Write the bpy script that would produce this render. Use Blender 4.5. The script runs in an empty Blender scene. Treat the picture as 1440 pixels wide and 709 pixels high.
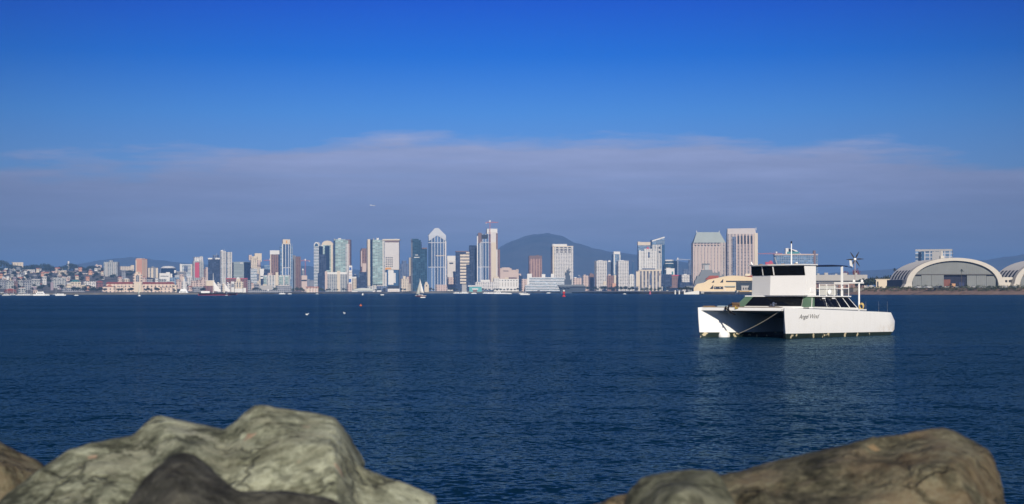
import bpy, bmesh, math, random
from mathutils import Vector, Matrix, noise
random.seed(7)
S = bpy.context.scene
C = S.collection
# ------------------------------------------------------------------ camera geometry
F, H = 2500.0, 3.0                      # focal length in photo pixels, eye height above the water
def hor(px): return 410.6 - (px - 720) * .002
def at(px, py, Y):
    return Vector(((px - 720) / F * Y, Y, H + (hor(px) - py) / F * Y))
# ------------------------------------------------------------------ materials
def new_mat(name):
    m = bpy.data.materials.new(name); m.use_nodes = True
    nt = m.node_tree
    return m, nt, nt.nodes['Principled BSDF']
def N(nt, t, **kw):
    n = nt.nodes.new(t)
    for k, v in kw.items(): setattr(n, k, v)
    return n
def L(nt, a, b): nt.links.new(a, b)
def math_n(nt, op, a, b=None):
    n = N(nt, 'ShaderNodeMath', operation=op)
    for i, x in enumerate((a, b)):
        if x is None: continue
        if isinstance(x, (int, float)): n.inputs[i].default_value = x
        else: L(nt, x, n.inputs[i])
    return n.outputs[0]
def mixc(nt, fac, a, b, blend='MIX'):
    n = N(nt, 'ShaderNodeMix', data_type='RGBA', blend_type=blend)
    for i, x in ((0, fac), (6, a), (7, b)):
        if isinstance(x, (int, float)): n.inputs[i].default_value = x
        elif isinstance(x, tuple): n.inputs[i].default_value = (*x, 1) if len(x) == 3 else x
        else: L(nt, x, n.inputs[i])
    return n.outputs[2]
def ramp(nt, fac, stops):
    n = N(nt, 'ShaderNodeValToRGB'); e = n.color_ramp.elements
    while len(e) < len(stops): e.new(.5)
    for i, (p, c) in enumerate(stops):
        e[i].position = p
        e[i].color = (*c, 1) if isinstance(c, tuple) else (c, c, c, 1)
    if not isinstance(fac, (int, float)): L(nt, fac, n.inputs[0])
    return n.outputs[0]
def noise_n(nt, vec, scale, detail=3, rough=.55, out=0):
    n = N(nt, 'ShaderNodeTexNoise'); n.inputs['Scale'].default_value = scale
    n.inputs['Detail'].default_value = detail; n.inputs['Roughness'].default_value = rough
    if vec is not None: L(nt, vec, n.inputs['Vector'])
    return n.outputs[out]
_plain = {}
def plain(name, col, rough=.6, var=.12, scale=.6, spec=.3, metal=0):
    """A painted or bare surface with a little mottling."""
    if name in _plain: return _plain[name]
    m, nt, p = new_mat(name)
    tc = N(nt, 'ShaderNodeTexCoord')
    v = noise_n(nt, tc.outputs['Object'], scale, 4)
    f = math_n(nt, 'MULTIPLY_ADD', v, 2 * var); f.node.inputs[2].default_value = 1 - var
    c = N(nt, 'ShaderNodeVectorMath', operation='SCALE'); c.inputs[0].default_value = col
    L(nt, f, c.inputs['Scale']); L(nt, c.outputs[0], p.inputs['Base Color'])
    p.inputs['Roughness'].default_value = rough
    p.inputs['Specular IOR Level'].default_value = spec
    p.inputs['Metallic'].default_value = metal
    _plain[name] = m
    return m
def facade(name, wall, glass, fh=3.6, bw=4.0, wu=.55, wv=.5, var=.5, grough=.2, lit=None, tint=None):
    """Wall with a grid of windows in metres (UVs are metres). wu=1 gives ribbon windows, wv=1 vertical strips."""
    if name in _plain: return _plain[name]
    m, nt, p = new_mat(name)
    uv = N(nt, 'ShaderNodeUVMap'); sx = N(nt, 'ShaderNodeSeparateXYZ'); L(nt, uv.outputs[0], sx.inputs[0])
    u = math_n(nt, 'DIVIDE', sx.outputs[0], bw); v = math_n(nt, 'DIVIDE', sx.outputs[1], fh)
    fu = math_n(nt, 'FRACT', u); fv = math_n(nt, 'FRACT', v)
    a = math_n(nt, 'LESS_THAN', fu, wu) if wu < 1 else 1.0
    b = math_n(nt, 'LESS_THAN', fv, wv) if wv < 1 else 1.0
    top = math_n(nt, 'GREATER_THAN', sx.outputs[1], .5)
    mask = math_n(nt, 'MULTIPLY', math_n(nt, 'MULTIPLY', a, b), top)
    cell = N(nt, 'ShaderNodeCombineXYZ')
    L(nt, math_n(nt, 'FLOOR', u), cell.inputs[0]); L(nt, math_n(nt, 'FLOOR', v), cell.inputs[1])
    wn = N(nt, 'ShaderNodeTexWhiteNoise', noise_dimensions='2D'); L(nt, cell.outputs[0], wn.inputs['Vector'])
    g2 = tuple(min(1, x * (1 + 3 * var) + .05 * var) for x in glass)
    gl = mixc(nt, math_n(nt, 'POWER', wn.outputs[0], 2.5), glass, g2)
    tc = N(nt, 'ShaderNodeTexCoord')
    nz = noise_n(nt, tc.outputs['Object'], .05, 5)
    wl = mixc(nt, nz, tuple(x * .86 for x in wall), tuple(min(1, x * 1.12) for x in wall))
    L(nt, mixc(nt, mask, wl, gl), p.inputs['Base Color'])
    r = math_n(nt, 'MULTIPLY_ADD', mask, grough - .75); r.node.inputs[2].default_value = .75
    L(nt, r, p.inputs['Roughness'])
    p.inputs['Specular IOR Level'].default_value = .4
    _plain[name] = m
    return m
# ------------------------------------------------------------------ mesh helper
class MB:
    def __init__(s): s.v, s.f, s.m, s.uv = [], [], [], []
    def face(s, pts, mat=0, uv=None):
        i = len(s.v); s.v += [tuple(p) for p in pts]; s.f.append(tuple(range(i, i + len(pts)))); s.m.append(mat)
        s.uv.append(uv or [(0, 0)] * len(pts))
    def loft(s, rings, mat=0, top=1, cap0=True, cap1=True):
        """rings: lists of (x,y,z), counter-clockwise seen from above, bottom first."""
        for r0, r1 in zip(rings, rings[1:]):
            n = len(r0); d = 0
            for k in range(n):
                a, b, c, e = r0[k], r0[(k + 1) % n], r1[(k + 1) % n], r1[k]
                w = math.dist(a[:2], b[:2])
                s.face([a, b, c, e], mat, [(d, a[2]), (d + w, b[2]), (d + w, c[2]), (d, e[2])]); d += w
        if cap0: s.face(list(reversed(rings[0])), mat)
        if cap1: s.face(rings[-1], top)
    def prism(s, poly, z0, z1, mat=0, top=1, poly2=None):
        s.loft([[(x, y, z0) for x, y in poly], [(x, y, z1) for x, y in (poly2 or poly)]], mat, top)
    def box(s, x0, x1, y0, y1, z0, z1, mat=0, top=1):
        s.prism([(x0, y0), (x1, y0), (x1, y1), (x0, y1)], z0, z1, mat, top)
    def tube(s, p0, p1, r0, r1=None, n=8, mat=0):
        r1 = r0 if r1 is None else r1
        p0, p1 = Vector(p0), Vector(p1); d = (p1 - p0).normalized()
        a = d.orthogonal().normalized(); b = d.cross(a)
        R0 = [p0 + (a * math.cos(t) + b * math.sin(t)) * r0 for t in [2 * math.pi * k / n for k in range(n)]]
        R1 = [p1 + (a * math.cos(t) + b * math.sin(t)) * r1 for t in [2 * math.pi * k / n for k in range(n)]]
        for k in range(n): s.face([R0[k], R0[(k + 1) % n], R1[(k + 1) % n], R1[k]], mat)
        s.face(R0[::-1], mat); s.face(R1, mat)
    def path(s, pts, r, n=6, mat=0):
        for a, b in zip(pts, pts[1:]): s.tube(a, b, r, r, n, mat)
    def lathe(s, prof, c=(0, 0, 0), n=16, mat=0):
        rings = [[(c[0] + r * math.cos(2 * math.pi * k / n), c[1] + r * math.sin(2 * math.pi * k / n), c[2] + z) for k in range(n)] for r, z in prof]
        s.loft(rings, mat, mat)
    def ball(s, c, rx, ry=None, rz=None, n=12, m=8, mat=0, jit=0):
        ry = ry or rx; rz = rz or rx
        prof = [(math.sin(math.pi * j / m), -math.cos(math.pi * j / m)) for j in range(m + 1)]
        prof[0] = (.02, -1); prof[-1] = (.02, 1)
        rings = [[(c[0] + rx * r * math.cos(2 * math.pi * k / n) * (1 + jit * random.uniform(-1, 1)), c[1] + ry * r * math.sin(2 * math.pi * k / n), c[2] + rz * z) for k in range(n)] for r, z in prof]
        s.loft(rings, mat, mat)
    def leaves(s, c, rx, ry, rz, n, size, mat=0, shell=.35):
        """leaf clumps spread through an ellipsoid."""
        for _ in range(n):
            while True:
                q = Vector((random.uniform(-1, 1), random.uniform(-1, 1), random.uniform(-1, 1)))
                if shell < q.length < 1: break
            p = Vector((c[0] + q.x * rx, c[1] + q.y * ry, c[2] + q.z * rz))
            nrm = (q + Vector((random.uniform(-.8, .8), random.uniform(-.8, .8), random.uniform(-.4, .9)))).normalized()
            a = nrm.orthogonal().normalized(); a.rotate(Matrix.Rotation(random.uniform(0, 6.3), 3, nrm)); b = nrm.cross(a)
            w, h = size * random.uniform(.5, 1.2), size * random.uniform(.4, 1)
            s.face([p - a * w, p - b * h * .6, p + a * w, p + b * h], mat)
    def build(s, name, mats, parent=None, smooth=False, weld=True):
        me = bpy.data.meshes.new(name)
        me.from_pydata(s.v, [], s.f)
        mats = mats if isinstance(mats, (list, tuple)) else [mats]
        for m in mats: me.materials.append(m)
        lay = me.uv_layers.new(name='UVMap')
        k = 0
        for pi, p in enumerate(me.polygons):
            p.material_index = min(s.m[pi], len(mats) - 1)
            for j, li in enumerate(p.loop_indices): lay.data[li].uv = s.uv[pi][j]
        if weld:
            bm = bmesh.new(); bm.from_mesh(me)
            bmesh.ops.remove_doubles(bm, verts=bm.verts, dist=1e-4)
            bm.to_mesh(me); bm.free()
        if smooth:
            for p in me.polygons: p.use_smooth = True
        o = bpy.data.objects.new(name, me); C.objects.link(o)
        if parent: o.parent = parent
        return o
def tag(o, label=None, cat=None, group=None, kind=None):
    if label: o['label'] = label
    if cat: o['category'] = cat
    if group: o['group'] = group
    if kind: o['kind'] = kind
    return o
def thing(name, label, cat, loc=(0, 0, 0), rz=0, group=None):
    o = bpy.data.objects.new(name, None); C.objects.link(o)
    o.location = loc; o.rotation_euler = (0, 0, rz)
    return tag(o, label, cat, group)
def bevel(o, w, seg=2):
    b = o.modifiers.new('Bevel', 'BEVEL'); b.width = w; b.segments = seg; b.limit_method = 'ANGLE'
    return o
def dup(root, loc=None, rz=None, label=None, group=None, sc=None):
    r = root.copy(); C.objects.link(r)
    for ch in list(root.children):
        c = ch.copy(); C.objects.link(c); c.parent = r
        for g in list(ch.children):
            d = g.copy(); C.objects.link(d); d.parent = c
    if loc is not None: r.location = loc
    if rz is not None: r.rotation_euler = (0, 0, rz)
    if sc is not None: r.scale = sc if isinstance(sc, tuple) else (sc, sc, sc)
    if label: r['label'] = label
    if group: r['group'] = group
    return r
def recolour(root, partname, mat):
    """Own mesh data with another paint for one copied part."""
    for ch in root.children:
        if ch.name.split('.')[0] == partname:
            ch.data = ch.data.copy(); ch.data.materials[0] = mat
# ------------------------------------------------------------------ render settings, camera, light
S.render.engine = 'CYCLES'
S.view_settings.view_transform = 'Standard'; S.view_settings.look = 'None'
S.view_settings.gamma = 1; S.view_settings.use_curve_mapping = False
S.view_settings.exposure = 0.0
S.cycles.use_denoising = True
S.cycles.max_bounces = 6; S.cycles.volume_bounces = 0; S.cycles.transparent_max_bounces = 8
S.cycles.caustics_reflective = False; S.cycles.caustics_refractive = False
S.cycles.sample_clamp_indirect = 4
cam = bpy.data.objects.new('camera', bpy.data.cameras.new('camera')); C.objects.link(cam)
cam.location = (0, 0, H); cam.rotation_euler = (math.radians(90), math.atan(.002), 0)
cam.data.sensor_width = 36; cam.data.lens = 36 * F / 1440
cam.data.shift_y = (410.6 - 354.5) / 1440
cam.data.clip_start = .1; cam.data.clip_end = 60000
cam.data.dof.use_dof = True; cam.data.dof.focus_distance = 160; cam.data.dof.aperture_fstop = 6.3
S.camera = cam
SUN_EL, SUN_AZ = math.radians(24), math.radians(5)    # azimuth to the right of straight behind the camera
to_sun = Vector((math.sin(SUN_AZ) * math.cos(SUN_EL), -math.cos(SUN_AZ) * math.cos(SUN_EL), math.sin(SUN_EL)))
sun = bpy.data.objects.new('sun', bpy.data.lights.new('sun', 'SUN')); C.objects.link(sun)
sun.data.energy = 5.0; sun.data.angle = math.radians(.5); sun.data.color = (1, .91, .77)
sun.rotation_euler = (-to_sun).to_track_quat('-Z', 'Y').to_euler(); sun.location = (0, -50, 60)
w = bpy.data.worlds.new('World'); S.world = w; w.use_nodes = True
nt = w.node_tree; bg = nt.nodes['Background']
sky = N(nt, 'ShaderNodeTexSky', sky_type='NISHITA'); sky.sun_disc = False
sky.sun_elevation = SUN_EL; sky.sun_rotation = math.atan2(to_sun.x, to_sun.y)
tc = N(nt, 'ShaderNodeTexCoord'); sep = N(nt, 'ShaderNodeSeparateXYZ'); L(nt, tc.outputs['Generated'], sep.inputs[0])
z = sep.outputs[2]
# clear sky above the marine layer: the polarised deep blue of the photograph
tint = ramp(nt, math_n(nt, 'MULTIPLY', z, 5), [(0, (.35, .52, 1.1)), (.36, (.26, .48, 1.12)), (.5, (.13, .41, 1.10)), (.66, (.005, .25, 1.0)), (.82, (.0, .145, .90)), (1, (.12, .28, .74))])
clear = mixc(nt, 1.0, sky.outputs[0], tint, 'MULTIPLY')
# thin cloud bank lying over the horizon, its upper edge wispy
mp = N(nt, 'ShaderNodeMapping'); L(nt, tc.outputs['Generated'], mp.inputs[0]); mp.inputs['Scale'].default_value = (3.5, 1, 26)
n1 = noise_n(nt, mp.outputs[0], 2.2, 7, .62)
mp2 = N(nt, 'ShaderNodeMapping'); L(nt, tc.outputs['Generated'], mp2.inputs[0]); mp2.inputs['Scale'].default_value = (5, 1, 5)
n2 = noise_n(nt, mp2.outputs[0], 1.1, 3)
mp3 = N(nt, 'ShaderNodeMapping'); L(nt, tc.outputs['Generated'], mp3.inputs[0]); mp3.inputs['Scale'].default_value = (2.2, 1, 60)
n3 = noise_n(nt, mp3.outputs[0], 2.0, 5, .6)
edge = math_n(nt, 'ADD', math_n(nt, 'ADD', math_n(nt, 'MULTIPLY', n1, .045), math_n(nt, 'MULTIPLY', n2, .035)), .047)
x2 = math_n(nt, 'MULTIPLY', sep.outputs[0], sep.outputs[0])
edge = math_n(nt, 'SUBTRACT', edge, math_n(nt, 'MULTIPLY', x2, .20))
dens = math_n(nt, 'MULTIPLY', math_n(nt, 'SUBTRACT', edge, z), 105)
cov = N(nt, 'ShaderNodeClamp'); L(nt, dens, cov.inputs[0])
cov = math_n(nt, 'MULTIPLY', cov.outputs[0], math_n(nt, 'ADD', math_n(nt, 'MULTIPLY', n3, .6), .62))
cov = math_n(nt, 'MINIMUM', cov, .92)
ccol = ramp(nt, math_n(nt, 'MULTIPLY', z, 10), [(0, (2.3, 2.3, 2.7)), (.25, (2.6, 2.8, 4.0)), (.5, (2.9, 3.3, 5.4)), (.72, (3.6, 4.0, 6.3)), (1, (4.3, 4.7, 7.0))])
mp4 = N(nt, 'ShaderNodeMapping'); L(nt, tc.outputs['Generated'], mp4.inputs[0]); mp4.inputs['Scale'].default_value = (9, 1, 120)
n4 = noise_n(nt, mp4.outputs[0], 1.3, 6, .6)
streak = ramp(nt, math_n(nt, 'ADD', math_n(nt, 'MULTIPLY', n1, .6), math_n(nt, 'MULTIPLY', n4, .4)), [(.34, .88), (.5, 1.0), (.66, 1.17)])
ccol = mixc(nt, 1.0, ccol, streak, 'MULTIPLY')
vignette = math_n(nt, 'MAXIMUM', math_n(nt, 'SUBTRACT', 1.0, math_n(nt, 'MULTIPLY', x2, 3.6)), .62)   # sides of the sky darkened to imitate lens vignetting
fin = N(nt, 'ShaderNodeVectorMath', operation='SCALE'); L(nt, mixc(nt, cov, clear, ccol), fin.inputs[0]); L(nt, vignette, fin.inputs['Scale'])
L(nt, fin.outputs[0], bg.inputs[0])
bg.inputs[1].default_value = .1
HAZE_D = 9.0e-5
# ------------------------------------------------------------------ haze
haze_mat = bpy.data.materials.new('haze_air'); haze_mat.use_nodes = True
hn = haze_mat.node_tree; hn.nodes.clear()
ho = N(hn, 'ShaderNodeOutputMaterial'); hv = N(hn, 'ShaderNodeVolumePrincipled')
hv.inputs['Color'].default_value = (.122, .262, .57, 1); hv.inputs['Density'].default_value = HAZE_D
hv.inputs['Anisotropy'].default_value = -.3
L(hn, hv.outputs[0], ho.inputs['Volume'])
hb = MB(); hb.box(-9000, 9000, -60, 21000, -4, 410)
hz = tag(hb.build('haze', haze_mat), kind='stuff')
# ------------------------------------------------------------------ water
m, nt, p = new_mat('bay_water')
tc = N(nt, 'ShaderNodeTexCoord')
def wave(sx, sy, scale, detail):
    mp = N(nt, 'ShaderNodeMapping'); L(nt, tc.outputs['Object'], mp.inputs[0]); mp.inputs['Scale'].default_value = (sx, sy, 1)
    n = N(nt, 'ShaderNodeTexNoise'); n.inputs['Scale'].default_value = scale; n.inputs['Detail'].default_value = detail
    n.inputs['Roughness'].default_value = .6
    L(nt, mp.outputs[0], n.inputs['Vector'])
    sb = N(nt, 'ShaderNodeVectorMath', operation='SUBTRACT'); L(nt, n.outputs['Color'], sb.inputs[0]); sb.inputs[1].default_value = (.5, .5, .5)
    return sb.outputs[0]
def addv(a, b, sa=1, sb=1):
    s1 = N(nt, 'ShaderNodeVectorMath', operation='SCALE'); L(nt, a, s1.inputs[0]); s1.inputs['Scale'].default_value = sa
    s2 = N(nt, 'ShaderNodeVectorMath', operation='SCALE'); L(nt, b, s2.inputs[0]); s2.inputs['Scale'].default_value = sb
    ad = N(nt, 'ShaderNodeVectorMath', operation='ADD'); L(nt, s1.outputs[0], ad.inputs[0]); L(nt, s2.outputs[0], ad.inputs[1])
    return ad.outputs[0]
mpw = N(nt, 'ShaderNodeMapping'); L(nt, tc.outputs['Object'], mpw.inputs[0]); mpw.inputs['Scale'].default_value = (.3, 1, 1)
pat = noise_n(nt, mpw.outputs[0], .022, 5, .6)
wv = addv(addv(wave(.85, 1.0, 6.8, 4), wave(.7, 1.0, 1.1, 3), 2.1, 1.0), wave(.5, 1.0, .16, 2), 1, .55)
sc = N(nt, 'ShaderNodeVectorMath', operation='MULTIPLY'); L(nt, wv, sc.inputs[0]); sc.inputs[1].default_value = (1.6, 1.35, 0)
s2 = N(nt, 'ShaderNodeVectorMath', operation='SCALE'); L(nt, sc.outputs[0], s2.inputs[0])
L(nt, ramp(nt, pat, [(.32, .55), (.5, .95), (.68, 1.4)]), s2.inputs['Scale'])
ad = N(nt, 'ShaderNodeVectorMath', operation='ADD'); L(nt, s2.outputs[0], ad.inputs[0]); ad.inputs[1].default_value = (0, 0, 1)
nm = N(nt, 'ShaderNodeVectorMath', operation='NORMALIZE'); L(nt, ad.outputs[0], nm.inputs[0])
# deep water tint under a rippled, partly reflecting surface
nt.nodes.remove(p)
col = mixc(nt, ramp(nt, pat, [(.35, 0.0), (.65, 1.0)]), (.0025, .021, .046), (.0045, .029, .062))
df = N(nt, 'ShaderNodeBsdfDiffuse'); L(nt, col, df.inputs[0])
gl = N(nt, 'ShaderNodeBsdfGlossy'); gl.inputs['Color'].default_value = (.52, .78, .88, 1); gl.inputs['Roughness'].default_value = .14; L(nt, nm.outputs[0], gl.inputs['Normal'])
fr = N(nt, 'ShaderNodeFresnel'); fr.inputs[0].default_value = 1.33; L(nt, nm.outputs[0], fr.inputs['Normal'])
mx = N(nt, 'ShaderNodeMixShader'); L(nt, math_n(nt, 'MULTIPLY', fr.outputs[0], .50), mx.inputs[0]); L(nt, df.outputs[0], mx.inputs[1]); L(nt, gl.outputs[0], mx.inputs[2])
L(nt, mx.outputs[0], nt.nodes['Material Output'].inputs['Surface'])
wb = MB(); wb.face([(-8900, -40, 0), (8900, -40, 0), (8900, 20900, 0), (-8900, 20900, 0)])
tag(wb.build('water', m), kind='structure')
# ------------------------------------------------------------------ land
SHORE = [(-900, 2500), (0, 2650), (150, 2750), (300, 2800), (420, 3200), (590, 4000), (750, 3900), (800, 3500), (850, 2600), (900, 2200), (1000, 1900), (1200, 1560), (1440, 1385), (2300, 1300)]
def shore(px):
    for (a, A), (b, B) in zip(SHORE, SHORE[1:]):
        if a <= px <= b: return A + (B - A) * (px - a) / (b - a)
    return SHORE[0][1] if px < 0 else SHORE[-1][1]
def sstep(a, b, x):
    t = max(0, min(1, (x - a) / (b - a))); return t * t * (3 - 2 * t)
def terrain(X, Y):
    px = 720 + F * X / Y
    amp = 58 * (1 - sstep(150, 350, px)) + 4
    zz = 2.6 + amp * sstep(3250, 5000, Y) + 3.0 * sstep(1150, 1200, px)
    return zz
land_m, nt, p = new_mat('land_soil')
tc = N(nt, 'ShaderNodeTexCoord')
L(nt, ramp(nt, noise_n(nt, tc.outputs['Object'], .02, 6), [(.3, (.06, .065, .045)), (.55, (.16, .145, .12)), (.75, (.27, .24, .2))]), p.inputs['Base Color'])
p.inputs['Roughness'].default_value = .95
lb = MB()
cols = list(range(-900, 2301, 20)); rows = []
offs = [0, .6, 1.2, 40, 120, 300, 600, 900, 1300, 1700, 2200, 2800, 3600, 5000, 8000, 16000]
def lp(px, k):
    s = shore(px); inl = 22 * sstep(1185, 1215, px); Y = s + inl + offs[k]
    X = (px - 720) / F * Y
    return (X, Y, (-1.5, 1.6, terrain(X, Y))[min(k, 2)] if k < 3 else terrain(X, Y))
for a, b in zip(cols, cols[1:]):
    for k in range(len(offs) - 1):
        lb.face([lp(a, k), lp(b, k), lp(b, k + 1), lp(a, k + 1)])
tag(lb.build('land', land_m), kind='structure')
# sandy beach on the right
sand, nt, p = new_mat('beach_sand')
tc = N(nt, 'ShaderNodeTexCoord')
L(nt, ramp(nt, noise_n(nt, tc.outputs['Object'], .12, 6), [(.3, (.16, .10, .07)), (.7, (.30, .20, .14))]), p.inputs['Base Color'])
p.inputs['Roughness'].default_value = .95
sb = MB(); prof = [(-4, -.5), (0, .05), (4, .7), (10, 1.9), (15, 2.7), (18, 3.4), (25, 5.75)]
bc = list(range(1184, 1800, 8))
def bp_(px, k):
    o, zz = prof[k]; wob = 1.5 * noise.noise(Vector((px * .03, k * 3.1, 0)))
    Y = shore(px) + o + wob; return ((px - 720) / F * Y, Y, zz)
for a, b in zip(bc, bc[1:]):
    for k in range(len(prof) - 1): sb.face([bp_(a, k), bp_(b, k), bp_(b, k + 1), bp_(a, k + 1)])
tag(sb.build('beach', sand, smooth=True), kind='structure')
# ------------------------------------------------------------------ far hills
hill_m, nt, p = new_mat('hill_scrub')
tc = N(nt, 'ShaderNodeTexCoord')
L(nt, ramp(nt, noise_n(nt, tc.outputs['Object'], .004, 6), [(.3, (.045, .053, .046)), (.7, (.10, .095, .08))]), p.inputs['Base Color'])
p.inputs['Roughness'].default_value = 1
def ridge(name, prof, Y, depth):
    b = MB(); xs = list(range(int(prof[0][0]), int(prof[-1][0]) + 1, 4))
    def hgt(px):
        for (a, A), (c, B) in zip(prof, prof[1:]):
            if a <= px <= c:
                t = (px - a) / (c - a); t = t * t * (3 - 2 * t) * .4 + t * .6
                return A + (B - A) * t
    sl = [0, .25, .5, .75, 1, 1.4, 2]
    def pt(px, s):
        Yk = Y + (s - 1) * depth
        zr = (hor(px) - hgt(px)) / F * Y + H
        f = math.sin(min(s, 2 - s if s > 1 else s) * math.pi / 2) if s <= 1 else max(0, math.cos((s - 1) * math.pi / 2))
        nz = 1 + .025 * noise.noise(Vector((px * .06, s * 4, Y))) + .015 * noise.noise(Vector((px * .2, s * 9, Y)))
        return ((px - 720) / F * Yk, Yk, max(1, zr * f * nz))
    for a, c in zip(xs, xs[1:]):
        for s0, s1 in zip(sl, sl[1:]): b.face([pt(a, s0), pt(c, s0), pt(c, s1), pt(a, s1)])
    return tag(b.build(name, hill_m, smooth=True), kind='structure')
ridge('mountain', [(660, 400), (690, 362), (705, 346), (720, 339), (740, 332), (752, 329.5), (765, 328), (778, 329), (790, 333), (805, 339), (830, 348.5), (860, 354), (895, 358), (930, 364), (980, 371), (1040, 378), (1100, 394)], 12000, 2100)
ridge('hills', [(20, 392), (60, 378), (110, 371), (150, 365), (185, 361.5), (225, 366), (270, 371), (340, 374), (430, 374), (500, 379), (600, 392)], 13000, 1500)
ridge('far_hills', [(1080, 398), (1150, 385), (1230, 380), (1300, 374), (1380, 366), (1440, 358), (1520, 352), (1640, 356), (1750, 386)], 12500, 1500)
# ------------------------------------------------------------------ catamaran
BOAT = thing('catamaran', 'white two-hulled motor catamaran with green corner panels and a wind turbine, moored in the bay', 'boat', (17.25, 112, 0), math.atan2(.7477, .664))
hullm, nt, p = new_mat('hull_white_paint')
tc = N(nt, 'ShaderNodeTexCoord'); sep = N(nt, 'ShaderNodeSeparateXYZ'); L(nt, tc.outputs['Object'], sep.inputs[0])
zz = sep.outputs[2]; uu = sep.outputs[0]
base = mixc(nt, noise_n(nt, tc.outputs['Object'], 1.3, 5), (.82, .82, .80), (.88, .88, .86))
# faint run-off streaks and rust near the stern
mp = N(nt, 'ShaderNodeMapping'); L(nt, tc.outputs['Object'], mp.inputs[0]); mp.inputs['Scale'].default_value = (3.5, 3.5, .35)
st = ramp(nt, noise_n(nt, mp.outputs[0], 1.6, 5), [(.52, 0.0), (.72, 1.0)])
base = mixc(nt, math_n(nt, 'MULTIPLY', st, .12), base, (.5, .46, .38))
aft = N(nt, 'ShaderNodeMapRange'); L(nt, uu, aft.inputs[0]); aft.inputs[1].default_value = 10.8; aft.inputs[2].default_value = 13.6
low = N(nt, 'ShaderNodeMapRange'); L(nt, zz, low.inputs[0]); low.inputs[1].default_value = 1.0; low.inputs[2].default_value = .25
rs = ramp(nt, noise_n(nt, tc.outputs['Object'], 2.2, 6, .7), [(.45, 0.0), (.62, 1.0)])
rust = math_n(nt, 'MULTIPLY', math_n(nt, 'MULTIPLY', aft.outputs[0], low.outputs[0]), rs)
base = mixc(nt, math_n(nt, 'MULTIPLY', rust, .75), base, (.42, .27, .13))
# dark bottom paint with flaked patches
foul = mixc(nt, noise_n(nt, tc.outputs['Object'], 3, 4), (.012, .02, .018), (.03, .045, .035))
vo = noise_n(nt, tc.outputs['Object'], 2.6, 2, .4)
fl = ramp(nt, vo, [(.62, 0.0), (.65, 1.0)])
foul = mixc(nt, fl, foul, (.55, .47, .30))
line = math_n(nt, 'SUBTRACT', .33, math_n(nt, 'MULTIPLY', uu, .008))
L(nt, mixc(nt, math_n(nt, 'LESS_THAN', zz, line), base, foul), p.inputs['Base Color'])
p.inputs['Roughness'].default_value = .32
white = plain('boat_white', (.85, .85, .83), .35, .05, 1.5)
white2 = plain('cabin_white', (.84, .83, .80), .4, .06, .8)
dglass = plain('smoked_glass', (.006, .007, .009), .06, .3, 1.5, .5)
green = plain('green_panel', (.10, .17, .115), .5, .15, 1.2)
steel = plain('stainless', (.6, .6, .6), .25, .05, 5, .5, 1)
black = plain('black_metal', (.012, .012, .014), .4, .2, 3)
deckm = plain('deck_grey', (.5, .5, .47), .7, .15, 2)
navy = plain('navy_canvas', (.015, .035, .11), .8, .2, 1.5)
tan = plain('weathered_wood', (.3, .2, .11), .7, .3, 3)
ropem = plain('mooring_rope', (.5, .46, .38), .9, .2, 12)
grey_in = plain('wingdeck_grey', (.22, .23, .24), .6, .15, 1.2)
def hull(mir):
    st = []
    us = [-.12, .4, 1.0, 1.8, 2.8, 4.5, 7, 9.5, 11.5, 12.8, 13.65]
    for u in us:
        t = max(0, min(1, (u + .12) / 3.4)); wdt = .05 + 1.55 * math.sin(t * math.pi / 2)
        zt = 1.96 - .031 * max(0, u)
        bulge = .02 * math.sin(min(1, u / 14) * math.pi)
        tw = 1 if u < 12 else 1 - .25 * (u - 12) / 1.65
        wdt *= tw
        zb = -.55 if u < 10 else -.55 + .6 * ((u - 10) / 3.4) ** 1.5
        if u < 1.5: zb = -.55 + .1
        du = .22 if u < .2 else 0                       # raked stem: the waterline lies further aft
        rows = [(zt, 0, 0), (zt * .62, -bulge, .25), (.34, -bulge * .5, .75), (0, .03, 1), (zb, wdt * .35, 1.15)]
        ring = [(u + du * k, o, q) for q, o, k in rows] + [(u + du * 1.15, wdt * .65, zb), (u + du, wdt, 0), (u + du * .75, wdt, .34), (u + du * .25, wdt, zt * .62), (u, wdt, zt)]
        if u > 11.6:                                    # rounded quarter: top and keel pull forward
            k2 = ((u - 11.6) / 1.8) ** 2
            ring = [(x - k2 * (.42 * max(0, (q - .8) / .75) ** 1.6 + .5 * max(0, (.55 - q) / .6) ** 1.6), v, q) for x, v, q in ring]
        st.append(ring)
    # rounded stern
    r = st[-1]
    for du, s in ((.10, .94), (.20, .82), (.30, .62), (.36, .3)):
        cz, cv = .72, .6
        st.append([(x + du, cv + (v - cv) * s, cz + (q - cz) * s) for x, v, q in r])
    if mir: st = [[(x, 6.7 - v, q) for x, v, q in ring] for ring in st]
    b = MB()
    for r0, r1 in zip(st, st[1:]):
        n = len(r0)
        for k in range(n):
            q = [r0[k], r1[k], r1[(k + 1) % n], r0[(k + 1) % n]]
            b.face(q if not mir else q[::-1])
    b.face(st[0] if not mir else st[0][::-1]); b.face(st[-1][::-1] if not mir else st[-1])
    o = b.build('hull', hullm, BOAT)
    bm = bmesh.new(); bm.from_mesh(o.data); bmesh.ops.recalc_face_normals(bm, faces=bm.faces); bm.to_mesh(o.data); bm.free()
    for pp in o.data.polygons: pp.use_smooth = True
    o.data.set_sharp_from_angle(angle=math.radians(35))
    return o
h1 = hull(False); hull(True)
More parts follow.
